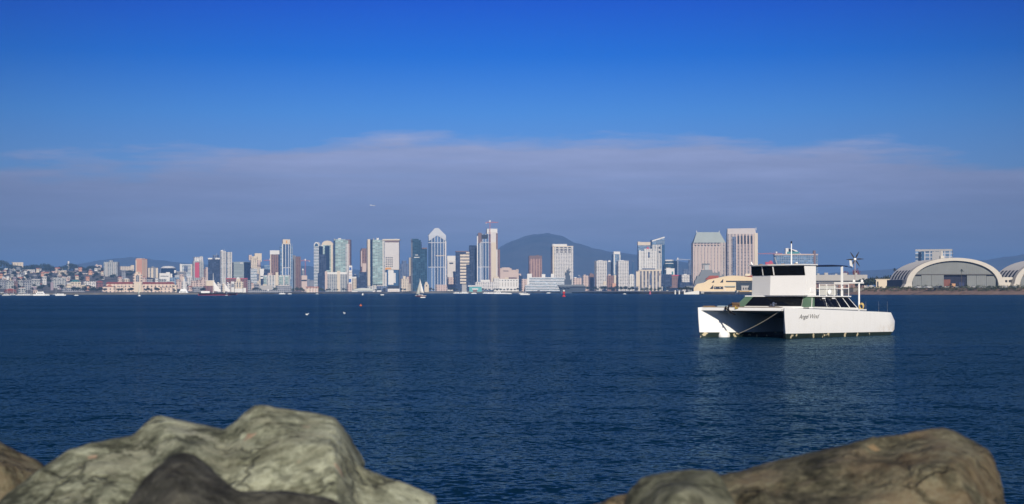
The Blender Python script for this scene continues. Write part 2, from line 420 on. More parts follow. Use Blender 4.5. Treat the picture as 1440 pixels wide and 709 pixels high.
# name on the port side
fc = bpy.data.curves.new('lettering', 'FONT'); fc.body = 'Angel Wind'; fc.size = .50; fc.shear = .45; fc.offset = -.004; fc.space_character = .92
fo = bpy.data.objects.new('tmp', fc); C.objects.link(fo); bpy.context.view_layer.update()
me = bpy.data.meshes.new_from_object(fo.evaluated_get(bpy.context.evaluated_depsgraph_get())); C.objects.unlink(fo)
fo = bpy.data.objects.new('lettering', me); C.objects.link(fo); fo.parent = h1
me.materials.clear(); me.materials.append(plain('letter_ink', (.02, .02, .03), .5))
wd = max(v.co.x for v in me.vertices)
fo.location = (1.45, -.034, 1.26); fo.rotation_euler = (math.radians(90), 0, 0); fo.scale = (2.45 / wd, .8, 1)
# bridge deck, fore deck, tunnel roof
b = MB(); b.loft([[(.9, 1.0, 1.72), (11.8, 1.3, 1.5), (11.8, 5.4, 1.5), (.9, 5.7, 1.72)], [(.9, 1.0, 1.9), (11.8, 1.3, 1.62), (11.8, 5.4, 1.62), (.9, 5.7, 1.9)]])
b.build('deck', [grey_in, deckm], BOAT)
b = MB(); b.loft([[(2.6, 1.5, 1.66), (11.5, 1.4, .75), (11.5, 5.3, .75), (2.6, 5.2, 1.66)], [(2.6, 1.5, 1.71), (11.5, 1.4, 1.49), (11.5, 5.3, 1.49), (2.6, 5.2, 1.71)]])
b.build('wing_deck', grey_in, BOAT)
b = MB(); b.box(.02, .9, .12, 6.58, 1.76, 1.985); bevel(b.build('bow_beam', [white, deckm], BOAT), .02)
b = MB(); b.box(-.02, .12, .3, 6.4, 1.99, 2.02); b.build('toe_rail', tan, BOAT)
b = MB(); b.loft([[(3.2, -.0, 1.9), (9.9, 0.02, 1.70), (9.9, .3, 1.70), (3.2, .3, 1.9)], [(3.2, -.012, 1.99), (9.9, .0, 1.79), (9.9, .3, 1.79), (3.2, .3, 1.99)]]); b.build('gunwale', white, BOAT)
# saloon
def lerp(a, b, t): return tuple(x + (y - x) * t for x, y in zip(a, b))
def pane(c, s0, s1, t0, t1, name, mat, parent, off=.012, th=.02):
    """flat panel on the face c = (bottom-left, bottom-right, top-right, top-left), seen from outside."""
    P = lambda s, t: Vector(lerp(lerp(c[0], c[1], s), lerp(c[3], c[2], s), t))
    q = [P(s0, t0), P(s1, t0), P(s1, t1), P(s0, t1)]
    n = (q[1] - q[0]).cross(q[3] - q[0]).normalized()
    b = MB(); o = [x + n * (off + th) for x in q]; i = [x + n * off * .3 for x in q]
    b.loft([i, o], 0, 0); return b.build(name, mat, parent)
zb, zt = 1.94, 2.64
sal0 = [(3.55, .32, zb), (9.45, .36, zb - .12), (9.45, 6.3, zb - .12), (3.55, 6.35, zb)]
sal1 = [(4.25, .72, zt), (8.7, .72, zt - .03), (8.7, 5.95, zt - .03), (4.25, 5.95, zt)]
def outline(b, r0, r1):   # r0/r1 counter-clockwise seen from above in the boat's frame
    b.loft([r0, r1])
b = MB(); outline(b, sal0, sal1); sal = b.build('saloon', [white2, white2], BOAT)
front = (sal0[3], sal0[0], sal1[0], sal1[3]); side = (sal0[0], sal0[1], sal1[1], sal1[0])
pane(front, .005, .125, .03, .99, 'corner_panel', green, sal)
pane(front, .875, .995, .03, .99, 'corner_panel', green, sal)
pane(front, .13, .868, .12, .97, 'window', dglass, sal)
pane(side, .004, .05, .03, .99, 'corner_panel', green, sal)
for s0, s1 in ((.055, .315), (.33, .60), (.625, .80), (.83, .97)): pane(side, s0, s1, .08, .95, 'window', dglass, sal)
bk = (sal0[1], sal0[2], sal1[2], sal1[1]); pane(bk, .1, .45, .1, .9, 'window', dglass, sal); pane(bk, .5, .62, .02, .95, 'door', white, sal)
sb_ = (sal0[2], sal0[3], sal1[3], sal1[2])
for s0, s1 in ((.05, .3), (.33, .6), (.63, .93)): pane(sb_, s0, s1, .08, .95, 'window', dglass, sal)
b = MB(); b.loft([[(4.1, .55, zt + .003), (8.85, .55, zt - .03), (8.85, 5.98, zt - .03), (4.25, 5.98, zt + .003)], [(4.1, .55, zt + .085), (8.85, .55, zt + .05), (8.85, 5.98, zt + .05), (4.25, 5.98, zt + .085)]])
bevel(b.build('saloon_roof', [white, deckm], BOAT), .02)
for u in (5.2, 6.4): 
    b = MB(); b.box(u, u + .3, .50, .56, 2.5, 2.58); b.build('vent', white, sal)
# lines leading down the side windows
for u0, u1 in ((5.35, 5.3), (5.35, 5.75), (6.0, 6.25), (7.0, 6.95)):
    b = MB(); b.tube((u0, .66, 2.62), (u1, .3, 1.95), .012, n=5); b.build('stay', steel, BOAT)
# pilot house
ring = lambda d, zc: [(3.78 + d, .93, zc), (5.04, .93, zc), (5.04, 5.75, zc), (4.8 + d, 5.75, zc), (3.95 + d * 1.1, 3.75, zc)]
ph0, ph1, ph2 = ring(-.05, 2.735), ring(.02, 4.06), ring(-.13, 4.70)
b = MB(); b.loft([ph0, ph1, ph2]); ph = b.build('pilot_house', [white2, white2], BOAT)
f1 = (ph1[4], ph1[0], ph2[0], ph2[4]); f2 = (ph1[3], ph1[4], ph2[4], ph2[3])
pane(f1, .0, .985, .0, .93, 'window', dglass, ph); pane(f2, .02, .60, .0, .93, 'window', dglass, ph); pane(f2, .64, .995, .0, .93, 'window', dglass, ph)
pane(f2, .60, .64, .0, .95, 'mullion', white2, ph, .03); pane(f1, .10, .125, .0, .95, 'mullion', white2, ph, .035)
pane((ph0[1], ph0[2], ph1[2], ph1[1]), .35, .6, .02, 1.0, 'door', deckm, ph)
sd = (ph0[2], ph0[3], ph2[3], ph2[2]); pane(sd, .1, .8, .7, .95, 'window', dglass, ph)
b = MB(); b.box(4.35, 4.75, .90, .925, 2.95, 3.2); b.build('hatch', white, ph)
b = MB(); rr = [(3.5, .82), (5.12, .82), (5.12, 5.9), (4.55, 5.9), (3.62, 3.75)]
b.prism(rr, 4.703, 4.765); bevel(b.build('pilot_house_roof', [white, deckm], ph), .015)
for v in (1.6, 2.6, 3.4, 4.5):
    b = MB(); b.box(3.75 + .42 * max(0, (v - 3.4) / 1.8), 3.9 + .42 * max(0, (v - 3.4) / 1.8), v, v + .18, 4.768, 4.82); b.build('cleat', tan, ph)
b = MB(); b.tube((4.6, 2.53, 4.768), (4.6, 2.53, 6.15), .045, .035); mast = b.build('mast', white, BOAT)
b = MB(); b.tube((4.6, 2.53, 6.152), (4.6, 2.53, 6.3), .05); b.build('mast_light', black, mast)
b = MB(); b.box(4.6, 4.7, 2.1, 2.2, 4.768, 4.93); b.build('horn', white, ph)
b = MB(); b.tube((4.3, 5.4, 4.768), (4.3, 5.5, 4.95), .05); b.build('spotlight', white, ph)
# upper deck awning, posts, rails
b = MB()
for k in range(6):
    u0, u1 = 5.13 + k * .61, 5.13 + (k + 1) * .61
    zc = lambda u: 4.66 + .05 * math.sin((u - 5.13) / 3.66 * math.pi)
    b.loft([[(u0, .8, zc(u0)), (u1, .8, zc(u1)), (u1, 5.6, zc(u1)), (u0, 5.6, zc(u0))], [(u0, .8, zc(u0) + .045), (u1, .8, zc(u1) + .045), (u1, 5.6, zc(u1) + .045), (u0, 5.6, zc(u0) + .045)]])
b.build('awning', navy, BOAT)
for u, v in ((8.23, .9), (8.23, 5.5)):
    b = MB(); b.box(u - .07, u + .07, v - .05, v + .05, 2.69, 4.66); b.build('awning_post', white, BOAT)
def rail(pts, z0, z1, name='railing'):
    b = MB()
    for zz in (z1, (z0 + z1) / 2 + .1): b.path([(u, v, zz) for u, v in pts], .022)
    for (u, v), (u2, v2) in zip(pts, pts[1:]):
        n = max(1, round(math.dist((u, v), (u2, v2)) / .95))
        for k in range(n + 1): b.tube((u + (u2 - u) * k / n, v + (v2 - v) * k / n, z0), (u + (u2 - u) * k / n, v + (v2 - v) * k / n, z1), .022)
    return b.build(name, white, BOAT)
rail([(5.12, .72), (8.78, .72), (8.78, 5.95), (5.12, 5.95)], 2.69, 3.47)
b = MB(); b.loft([[(5.2, .78, 2.75), (7.3, .78, 2.74), (7.3, .80, 2.74), (5.2, .80, 2.75)], [(5.2, .78, 3.38), (7.3, .78, 3.38), (7.3, .80, 3.38), (5.2, .80, 3.38)]]); b.build('rail_screen', plain('screen_cloth', (.55, .55, .52), .8, .1), BOAT)
b = MB(); b.ball((6.2, .60, 2.93), .2, .1, .2); b.build('float_ball', white, BOAT, smooth=True)
b = MB(); b.tube((6.3, 2, 2.7), (6.55, 2.2, 4.1), .02); b.tube((7.0, 2, 2.7), (6.7, 2.2, 4.1), .02); b.tube((6.6, 2.8, 2.7), (6.6, 2.3, 4.1), .02); ls = b.build('lamp_stand', black, BOAT)
b = MB(); b.lathe([(.02, 0), (.13, .02), (.13, .3), (.07, .4), (.02, .42)], (6.62, 2.2, 4.1)); b.build('lamp', plain('lamp_cream', (.6, .45, .33), .5), ls)
# stern posts and gantry, wind turbine
for v in (.6, 6.0):
    b = MB(); b.tube((9.92, v, 1.68), (9.92, v, 3.52), .06); b.build('gantry_post', white, BOAT)
b = MB(); b.box(8.7, 10.5, .56, .64, 3.52, 3.61); b.box(9.86, 9.98, .64, 6.1, 3.52, 3.6); g = b.build('gantry_arm', white, BOAT)
for u in (9.25, 10.3):
    b = MB(); b.lathe([(.02, 0), (.09, .02), (.09, .12), (.02, .18)], (u, .6, 3.61)); b.build('stern_light', white, g)
b = MB(); b.tube((10.08, 1.0, 3.6), (10.08, 1.0, 5.05), .03); tp = b.build('turbine_pole', plain('pole_grey', (.35, .3, .3), .5), BOAT)
b = MB(); b.ball((0, 0, 0), .1); b.tube((0, .08, 0), (0, .55, 0), .07, .03); hubo = b.build('turbine_hub', white, tp, smooth=True)
hubo.location = (10.08, 1.0, 5.16); hubo.rotation_euler = (0, 0, -math.atan2(.7477, .664) - .17)
for k in range(6):
    a = math.radians(60 * k + 2); b = MB(); ca, sa = math.cos(a), math.sin(a)
    T = lambda r, w: ((r * ca - w * sa), 0, (r * sa + w * ca))
    P0 = [T(.07, .03), T(.3, .055), T(.58, .012), T(.58, -.012), T(.3, -.04), T(.07, -.03)]
    lo = [(x, -.05, q) for x, _, q in P0]; hi = [(x, -.035, q) for x, _, q in P0]
    b.loft([hi, lo], 0, 0); b.build('turbine_blade', black, hubo)
b = MB(); b.loft([[(9.35, .95, 4.72), (9.75, .95, 4.62), (9.75, .97, 4.62), (9.35, .97, 4.72)], [(9.3, .95, 5.08), (9.55, .95, 5.06), (9.55, .97, 5.06), (9.3, .97, 5.08)]]); b.build('burgee', white, BOAT)
b = MB(); b.tube((8.75, .96, 4.66), (9.6, .96, 4.6), .02); b.tube((9.6, .96, 4.5), (9.6, .96, 5.1), .012); b.build('burgee_pole', steel, BOAT)
# stern stanchions, coiled line, windlass and anchor
b = MB()
for u, v in ((10.0, .12), (11.7, .12), (13.0, .2)):
    b2 = MB(); b2.tube((u, v, 1.5), (u, v, 2.32), .02, n=6); b2.build('stanchion', steel, BOAT)
for u, v in ((10.6, 1.4), (10.0, 6.55), (11.7, 6.55), (13.25, 6.5)):
    b2 = MB(); b2.tube((u, v, 1.5), (u, v, 2.28), .02, n=6); b2.build('stanchion', plain('old_rail', (.25, .17, .14), .6), BOAT)
b = MB()
for k in range(5):
    a0 = [(9.85 + .02 * k, .40 + .16 * math.cos(t), 1.93 + .2 * math.sin(t) + .02 * k) for t in [2 * math.pi * j / 10 for j in range(11)]]
    b.path(a0, .03, 5)
b.build('coiled_line', plain('yellow_rope', (.55, .4, .15), .9, .3, 8), BOAT)
b = MB(); b.box(.25, .6, 3.9, 4.25, 1.99, 2.14); b.tube((.4, 3.8, 2.2), (.4, 4.35, 2.2), .09); b.build('windlass', plain('rusty_steel', (.16, .10, .06), .7, .4, 6), BOAT)
b = MB(); b.path([(.3, 4.3, 2.2), (-.08, 4.3, 2.1), (-.16, 4.25, 1.85), (-.2, 4.1, 1.6)], .045, 6); b.path([(-.2, 4.5, 1.95), (-.18, 4.1, 1.72), (-.16, 3.75, 1.5)], .05, 6); b.path([(-.15, 4.45, 2.05), (-.16, 4.5, 1.8)], .06, 6); b.build('anchor', black, BOAT)
b = MB(); b.path([(.05, 3.85, 2.05), (-.05, 3.8, 1.9), (-.02, 3.6, 1.95)], .04, 6); b.build('shackle', plain('brass_yellow', (.5, .36, .08), .5), BOAT)
b = MB(); b.box(2.6, 3.1, 2.5, 3.0, 1.9, 2.06); b.tube((2.8, 2.75, 2.06), (2.8, 2.75, 2.3), .07); b.tube((2.8, 2.5, 2.2), (2.8, 3.0, 2.12), .04); b.build('winch', steel, BOAT)
b = MB(); b.box(3.0, 3.3, .8, 5.9, 1.905, 1.99); b.build('coaming', white, BOAT)
b = MB(); b.box(.2, .9, 6.1, 6.5, 1.99, 2.06); b.box(.15, .3, 5.6, 5.75, 1.99, 2.05); b.build('hatch_board', tan, BOAT)
b = MB(); b.box(.5, .8, 4.9, 5.6, 1.99, 2.07); b.build('rolled_net', plain('net_blue', (.4, .5, .55), .8, .3, 4), BOAT)
# mooring buoy and rope (rope: its own thing, from the bow to the buoy)
bw = at(1018, 474, 3 * F / 64.2); bw.z = 0
bu = thing('mooring_buoy', 'round white mooring buoy floating in front of the catamaran', 'buoy', bw)
b = MB(); b.ball((0, 0, .1), .4, .4, .37, 20, 12); b.build('float', white, bu, smooth=True)
b = MB(); b.lathe([(.05, -.3), (.37, -.2), (.372, .0), (.365, .05)], (0, 0, 0), 20); b.build('waterline_band', plain('weed_dark', (.03, .03, .02), .8), bu)
b = MB(); b.tube((0, 0, .41), (0, 0, .47), .05); b.build('ring', steel, bu)
Rw = BOAT.rotation_euler.to_matrix(); p0 = Vector((17.25, 112, 0)) + Rw @ Vector((0.0, .25, 1.86)); p1 = at(1034, 469.5, 117.5)
p1.z = .12
b = MB(); pts = []
for k in range(15):
    t = k / 14; q = p0.lerp(p1, t); q.z -= .12 * math.sin(t * math.pi); pts.append(q)
pts.append(bw + Vector((.34, .1, .1)))
b.path(pts, .028, 6)
tag(b.build('mooring_rope', ropem), 'pale mooring rope running from the catamaran bow down to its buoy', 'rope')
# ------------------------------------------------------------------ building kit
roofm = plain('roof_gravel', (.30, .29, .27), .9, .2, .05)
wroof = plain('white_roof', (.66, .65, .62), .7, .12, .08)
redroof = plain('red_tile', (.34, .09, .06), .85, .25, .15)
pinkroof = plain('terracotta_tile', (.45, .17, .10), .85, .25, .15)
greenroof = plain('copper_green_roof', (.36, .40, .37), .7, .12, .05)
tealroof = plain('teal_roof', (.05, .22, .22), .6, .15, .1)
darkm = plain('dark_void', (.012, .014, .018), .5, .3, .1)
conc = plain('concrete', (.42, .40, .37), .85, .18, .05)
creamp = plain('cream_plaster', (.68, .58, .44), .85, .1, .06)
whitep = plain('white_plaster', (.74, .72, .67), .8, .1, .06)
peachp = plain('peach_plaster', (.62, .34, .22), .85, .08, .06)
pinkp = plain('pink_plaster', (.60, .47, .40), .85, .1, .06)
redp = plain('red_panel', (.52, .06, .09), .6, .1, .06)
brownp = plain('brown_stone', (.20, .13, .11), .8, .12, .06)
navyg = plain('navy_curtain_glass', (.012, .022, .045), .12, .4, .04, .6)
blueg = plain('blue_curtain_glass', (.05, .11, .20), .12, .4, .04, .6)
craneRed = plain('crane_red', (.45, .12, .08), .6, .1, .2)
craneGr = plain('crane_grey', (.45, .47, .5), .6, .1, .2)
orangep = plain('orange_sign', (.7, .32, .05), .6, .1, .2)
bluep = plain('blue_sign', (.03, .1, .35), .6, .1, .2)
shipgrey = plain('warship_grey', (.17, .19, .21), .7, .12, .08)
FC = dict(
 grey=lambda: facade('grey_condo_wall', (.43, .43, .41), (.05, .07, .09), 3.2, 5, .6, .5),
 greyd=lambda: facade('grey_office_wall', (.30, .30, .31), (.04, .05, .07), 3.6, 4, .6, .5),
 cream=lambda: facade('cream_wall', (.66, .56, .43), (.07, .07, .08), 3.5, 5, .4, .5),
 creamv=lambda: facade('cream_pier_wall', (.62, .54, .43), (.10, .10, .11), 3.6, 8, .5, 1),
 pink=lambda: facade('pink_wall', (.60, .46, .39), (.10, .08, .08), 4, 6, .35, .5),
 county=lambda: facade('civic_cream_wall', (.70, .55, .43), (.07, .07, .08), 5.2, 7, .32, .55),
 peach=lambda: facade('peach_wall', (.64, .33, .21), (.5, .25, .17), 3.2, 6, .3, .4, .1, .5),
 white=lambda: facade('white_hotel_wall', (.74, .71, .66), (.12, .13, .14), 3.4, 4.5, .5, .5),
 whiteg=lambda: facade('white_grid_wall', (.74, .70, .64), (.09, .10, .13), 3.4, 4.2, .62, .55),
 whiteb=lambda: facade('white_banded_wall', (.72, .72, .70), (.07, .11, .15), 3.6, 6, 1, .5),
 creamb=lambda: facade('cream_banded_wall', (.72, .62, .48), (.06, .06, .07), 7.5, 6, 1, .38),
 brown=lambda: facade('brown_wall', (.26, .15, .11), (.07, .05, .05), 3.6, 5, .5, .6),
 brownv=lambda: facade('brown_pier_wall', (.42, .27, .21), (.22, .13, .11), 3.8, 7, .5, 1, .2),
 brick=lambda: facade('dark_brick_wall', (.20, .09, .08), (.07, .05, .06), 4, 6, .4, .5),
 green=lambda: facade('green_glass_wall', (.44, .48, .44), (.16, .25, .24), 3.4, 6, .9, .68, .5, .12),
 teal=lambda: facade('teal_glass_wall', (.03, .065, .09), (.012, .04, .065), 4, 5, .85, .8, .5, .1),
 blue=lambda: facade('blue_glass_wall', (.34, .37, .42), (.06, .13, .22), 3.6, 5, .85, .75, .4, .1),
 bluev=lambda: facade('blue_strip_glass_wall', (.50, .51, .54), (.04, .08, .155), 60, 7.2, .74, .97, .4, .12),
 navy=lambda: facade('navy_glass_wall', (.04, .05, .08), (.014, .024, .05), 3.8, 5, .8, .75, .6, .12),
 slate=lambda: facade('slate_glass_wall', (.16, .19, .25), (.05, .07, .12), 3.8, 5, .7, .8, .4, .15),
 pale=lambda: facade('pale_office_wall', (.36, .40, .38), (.26, .31, .30), 3.8, 30, 1, .5, .15, .3),
 dots=lambda: facade('pale_slab_wall', (.66, .62, .58), (.62, .58, .54), 4, 5, .5, .5, .05, .7),
 condo=lambda: facade('balcony_condo_wall', (.62, .58, .52), (.12, .15, .18), 3.1, 6.5, .55, .6),
 hyatt=lambda: facade('stone_hotel_wall', (.52, .44, .38), (.10, .095, .11), 3.3, 7.5, .5, .66),
 hilt=lambda: facade('glass_hotel_wall', (.50, .50, .52), (.08, .13, .20), 6, 8, .8, .78, .6, .1),
 stripe=lambda: facade('pale_strip_wall', (.68, .55, .46), (.45, .30, .25), 4, 5.5, .4, 1, .1, .6),
)
MATS = dict(roof=roofm, wroof=wroof, redroof=redroof, pinkroof=pinkroof, greenroof=greenroof, tealroof=tealroof, dark=darkm, conc=conc, creamp=creamp, whitep=whitep,
 peachp=peachp, pinkp=pinkp, redp=redp, brownp=brownp, navyg=navyg, blueg=blueg, orange=orangep, bluep=bluep, ship=shipgrey, aqua=plain('aqua_wall', (.12, .38, .38), .6), red=craneRed, cgrey=craneGr)
def M(k):
    if k in MATS: return MATS[k]
    return FC[k]()
CREAMY = {'creamp', 'whitep'}
class Bld:
    pass
def building(name, label, x0, x1, yt, Y, psi=10, side=1.5, wall='cream', extras=(), roof='roof', depth=None, group=None, cat=None, zb=None):
    """x0..x1 photo columns it covers, yt its top row, Y metres away; psi its turn against the line of sight, side the columns its flank takes."""
    ps = math.radians(psi)
    fx0, fx1 = (x0 + side, x1) if psi > 0 else (x0, x1 - side)
    pc = (fx0 + fx1) / 2; mpp = Y / F
    base = at(pc, 400, Y); zb = terrain(base.x, Y) - .5 if zb is None else zb
    w = (fx1 - fx0) * mpp / math.cos(ps)
    d = depth or max(8, side * mpp / max(.05, abs(math.sin(ps))))
    h = (hor(pc) - yt) * mpp + H - zb
    rz = ps - math.atan2(base.x, Y)
    b = MB(); b.box(-w / 2, w / 2, 0, d, 0, h)
    B = Bld(); B.w, B.d, B.h, B.pc, B.mpp, B.ps, B.zb = w, d, h, pc, mpp, ps, zb
    B.lx = lambda px: (px - pc) * mpp / math.cos(ps)
    B.lz = lambda py: (hor(pc) - py) * mpp + H - zb
    if not extras:
        o = b.build(name, [M(wall), M(roof)]); o.location = (base.x, Y, zb); o.rotation_euler = (0, 0, rz)
        tag(o, label, cat or 'building', group); B.o = o; return B
    o = thing(name, label, cat or 'building', (base.x, Y, zb), rz, group); B.o = o
    B.wall = b.build('wall', [M(wall), M(roof)], o)
    for e in extras:
        if callable(e): e(B); continue
        nm, a, c, t, u, mk, off, dd = e[:8]
        b = MB(); b.box(B.lx(a), B.lx(c), off, off + dd, max(0, B.lz(u)), B.lz(t))
        rm = M(e[8]) if len(e) > 8 else (roofm if mk in FC else M(mk))
        b.build(nm, [M(mk), rm], o)
    return B
def gable(nm, a, c, t, u, mk, off, dd, hip=0):
    def f(B):
        b = MB(); x0, x1, z0, z1 = B.lx(a), B.lx(c), B.lz(u), B.lz(t)
        p = [(x0, off), (x1, off), (x1, off + dd), (x0, off + dd)]; m = off + dd / 2
        q = [(x0 + hip, m - .1), (x1 - hip, m - .1), (x1 - hip, m + .1), (x0 + hip, m + .1)]
        b.prism(p, z0, z1, 0, 0, q); b.build(nm, M(mk), B.o)
    return f
def spire(nm, px, t, u, mk, r=.6, off=3):
    def f(B):
        b = MB(); b.tube((B.lx(px), off, B.lz(u)), (B.lx(px), off, B.lz(t)), r, r * .5, 6); b.build(nm, M(mk), B.o)
    return f
def archtop(nm, a, c, t, u, mk, off, dd):
    def f(B):
        b = MB(); x0, x1, z0, z1 = B.lx(a), B.lx(c), B.lz(u), B.lz(t); n = 10
        prof = [((x0 + x1) / 2 - (x1 - x0) / 2 * math.cos(math.pi * k / n), z0 + (z1 - z0) * math.sin(math.pi * k / n)) for k in range(n + 1)]
        fr = [(x, off, zz) for x, zz in prof]; bk = [(x, off + dd, zz) for x, zz in prof]
        b.face(fr); b.face(bk[::-1])
        for k in range(n): b.face([fr[k + 1], fr[k], bk[k], bk[k + 1]])
        b.face([fr[0], fr[-1], bk[-1], bk[0]]); b.build(nm, M(mk), B.o)
    return f
def dome(nm, px, rpx, t, u, mk, off):
    def f(B):
        b = MB(); r = rpx * B.mpp; b.ball((B.lx(px), off, B.lz(u)), r, r, B.lz(t) - B.lz(u), 12, 8); b.build(nm, M(mk), B.o, smooth=True)
    return f
def windows(nm, pxs, rows, wpx, hpx, mk='dark', off=-.12):
    def f(B):
        for px in pxs:
            for py in rows:
                b = MB(); b.box(B.lx(px - wpx / 2), B.lx(px + wpx / 2), off, off + .35, B.lz(py + hpx / 2), B.lz(py - hpx / 2)); b.build(nm, M(mk), B.o)
    return f
def crane(label, px, yt, yb, Y, j0, j1, mk, rz=0):
    base = at(px, 400, Y); zb = terrain(base.x, Y); mpp = Y / F
    lz = lambda py: (hor(px) - py) * mpp + H
    z0, z1 = lz(yb), lz(yt)
    o = thing('tower_crane', label, 'crane', (base.x, Y, z0), rz)
    h = z1 - z0; r = 1.0
    b = MB()
    for x, y in ((-r, -r), (r, -r), (r, r), (-r, r)): b.tube((x, y, 0), (x, y, h), .3, n=4)
    k = 0; zz = 0
    while zz < h - 3:
        s = -1 if k % 2 else 1
        b.tube((-r * s, -r, zz), (r * s, -r, zz + 3), .22, n=4); b.tube((-r, r * s, zz), (-r, -r * s, zz + 3), .22, n=4); zz += 3; k += 1
    b.build('mast', M(mk), o)
    b = MB(); L0, L1 = (j0 - px) * mpp, (j1 - px) * mpp
    b.box(L0, L1, -.8, .8, h - 2.2, h - 1.0, 0, 0); b.tube((0, 0, h + 3), (L0 * .7, 0, h - 1), .25, n=4); b.tube((0, 0, h + 3), (L1 * .7, 0, h - 1), .25, n=4); b.build('jib', M(mk), o)
    b = MB(); b.box(-1.6, 1.6, -1.6, 1.6, h - 1, h + 3.4, 0, 0); b.build('cab', whitep, o)
    b = MB(); q = L1 if abs(L1) < abs(L0) else L0; b.box(min(q, q * .75), max(q, q * .75), -1, 1, h - 5, h - 2.2, 0, 0); b.build('counterweight', conc, o)
    return o
# ------------------------------------------------------------------ the left: hillside and civic waterfront
T = building
T('apartment_tower', 'grey gridded apartment tower with raised lift core above the pink civic building', 146, 168, 368.5, 4300, -14, 3, 'grey', [('lift_core', 153, 158, 366.3, 369, 'grey', 2, 8), ('balcony_stack', 149, 151.5, 370, 398, 'conc', -.6, .6), ('balcony_stack', 159, 161, 370, 398, 'conc', -.6, .6)])
T('clinic', 'long flat beige building with a square end block on the dark wooded hilltop', 168.5, 188, 374.6, 5300, 8, 1, 'cream', [('end_block', 184, 188.4, 373, 379, 'creamp', -2, 14)], zb=48)
T('hilltop_house', 'wide cream hilltop building standing between dark trees at the far left', 17.5, 32.5, 369.5, 5200, 8, 1, 'creamp', [windows('window', [21, 25, 29], [371.5], 1.2, .8), ('parapet', 17.3, 32.7, 369, 369.6, 'creamp', -.4, 18)], zb=54)
T('hilltop_tower', 'small white tower sticking up from the dark wooded ridge', 95, 97.4, 367.3, 5200, 10, .6, 'whitep', [('lower_wing', 97.4, 101, 371.5, 375, 'pink', 2, 12)], zb=54)
T('ridge_villa', 'pale pink villa among trees at the right end of the ridge', 134, 144, 372.8, 5200, -10, 1, 'pinkp', [('chimney', 135, 136.5, 371.5, 373, 'pinkp', 4, 4), ('window', 138, 141, 374, 375.5, 'dark', -.1, .3)], zb=50)
def peach():
    def stripes(B):
        for k in range(4):
            y0 = B.d * (.06 + .25 * k); b = MB(); b.box(B.w / 2 - .1, B.w / 2 + .5, y0, y0 + B.d * .11, 0, B.h - 2); b.build('pier', creamp, B.o)
    T('peach_tower', 'tall peach tower with pale striped flank behind the pink civic building', 191, 207, 364.2, 4350, -38, 7.5, 'peach', [('corner_pier', 191, 192.3, 366, 398, 'creamp', -.5, 3), ('parapet', 191.6, 199.3, 363.3, 364.4, 'pinkp', .5, 12), stripes])
peach()
cw = [('tower_base', 187.5, 200, 386, 399, 'county', -4, 16), ('tower_shaft', 189.3, 197.6, 383.3, 387, 'county', -3, 13, 'wroof'), ('tower_cap', 190.6, 196.2, 382.5, 383.4, 'creamp', -2, 11), ('window_panel', 191, 195.6, 387.3, 396.5, 'greyd', -4.3, .6),
      gable('roof', 150, 189, 396.6, 399.3, 'redroof', -1, 22, 3), gable('roof', 199, 245, 396.8, 399.4, 'redroof', -1, 22, 3),
      ('end_pavilion', 225.5, 241.5, 404, 414, 'county', -9, 12), ('entrance_bay', 188.5, 199, 398, 414, 'creamp', -4.5, 6), ('end_pavilion', 145, 163, 403.3, 414, 'county', -9, 14),
      gable('roof', 150, 160, 400, 403.3, 'pinkroof', -8, 12, 6), ('cornice', 225, 242, 403.6, 404.4, 'brownp', -9.5, 13), ('cornice', 144.6, 163.4, 402.9, 403.5, 'brownp', -9.6, 15), ('wing_block', 240, 248, 401, 413, 'cream', 1, 14)]
T('civic_building', 'long pink civic building with red tile roofs and a square central tower on the waterfront', 150, 245, 399.2, 3400, 3, .5, 'county', cw, depth=22)
T('striped_apartments', 'beige apartment block with three pale vertical strips right of the peach tower', 207.5, 222.5, 376, 4500, 8, 1, 'greyd', [('pier', 208.5, 210.5, 377, 397, 'creamp', -.6, .8), ('pier', 212.7, 215.5, 377, 397, 'creamp', -.6, .8), ('pier', 219.2, 222, 377, 397, 'creamp', -.6, .8), ('penthouse', 213.5, 217, 374.6, 376, 'greyd', 4, 8)])
def rotunda():
    Y = 4700; c = at(234.5, 400, Y); mpp = Y / F; zb = 30; lz = lambda py: (hor(234) - py) * mpp + H - zb
    o = thing('rotunda', 'dark blue round glass building with a white roof on the slope', 'building', (c.x, Y + 20, zb)); r = 11 * mpp
    b = MB(); b.lathe([(r, 0), (r, lz(377.3))], (0, 0, 0), 28); b.build('wall', navyg, o)
    b = MB(); b.lathe([(r * .99, lz(377.2)), (r * .65, lz(374.4)), (.5, lz(374))], (0, 0, 0), 28); b.build('roof', wroof, o)
    b = MB(); b.box(-r - 1.5, -r * .5, -r * .55, -r * .2, 0, lz(378)); b.build('side_wing', M('slate'), o)
rotunda()
T('office_block', 'low white block in front of the dark blue round building', 223.5, 239, 384.2, 4250, 8, 1, 'whitep', [('window_strip', 226, 237, 388, 389, 'dark', -.1, .3), ('roof_box', 234, 239, 382.8, 384.5, 'whitep', 3, 8)])
T('glass_block', 'pale bluish stepped block left of the white L-shaped building', 239, 262, 390, 4150, 8, 1, 'blue', [('stair_tower', 240, 242.5, 385, 391, 'whitep', 0, 8), ('upper_floor', 247, 258, 387, 391, 'whiteb', 5, 14), ('annex', 253, 259, 391, 400, 'whitep', -4, 5)])
T('slab_block', 'white slab with an open framed front left of the red-striped tower', 253, 271, 371.5, 4550, 8, .8, 'whiteb', [('end_wall', 253.2, 256, 371.3, 390, 'whitep', -1, 4), ('fin', 268.5, 270.5, 372, 391, 'creamp', -1, 2), ('recess', 259, 264, 374, 383, 'slate', -.3, .6)])
T('low_terrace', 'tan low block with rooftop boxes below the white slab', 248, 262, 382.5, 4400, 8, 1, 'greyd', [('roof_box', 245.5, 248, 380, 384, 'whitep', 2, 6), ('canopy', 247, 262, 382, 383, 'conc', -2, 3)])
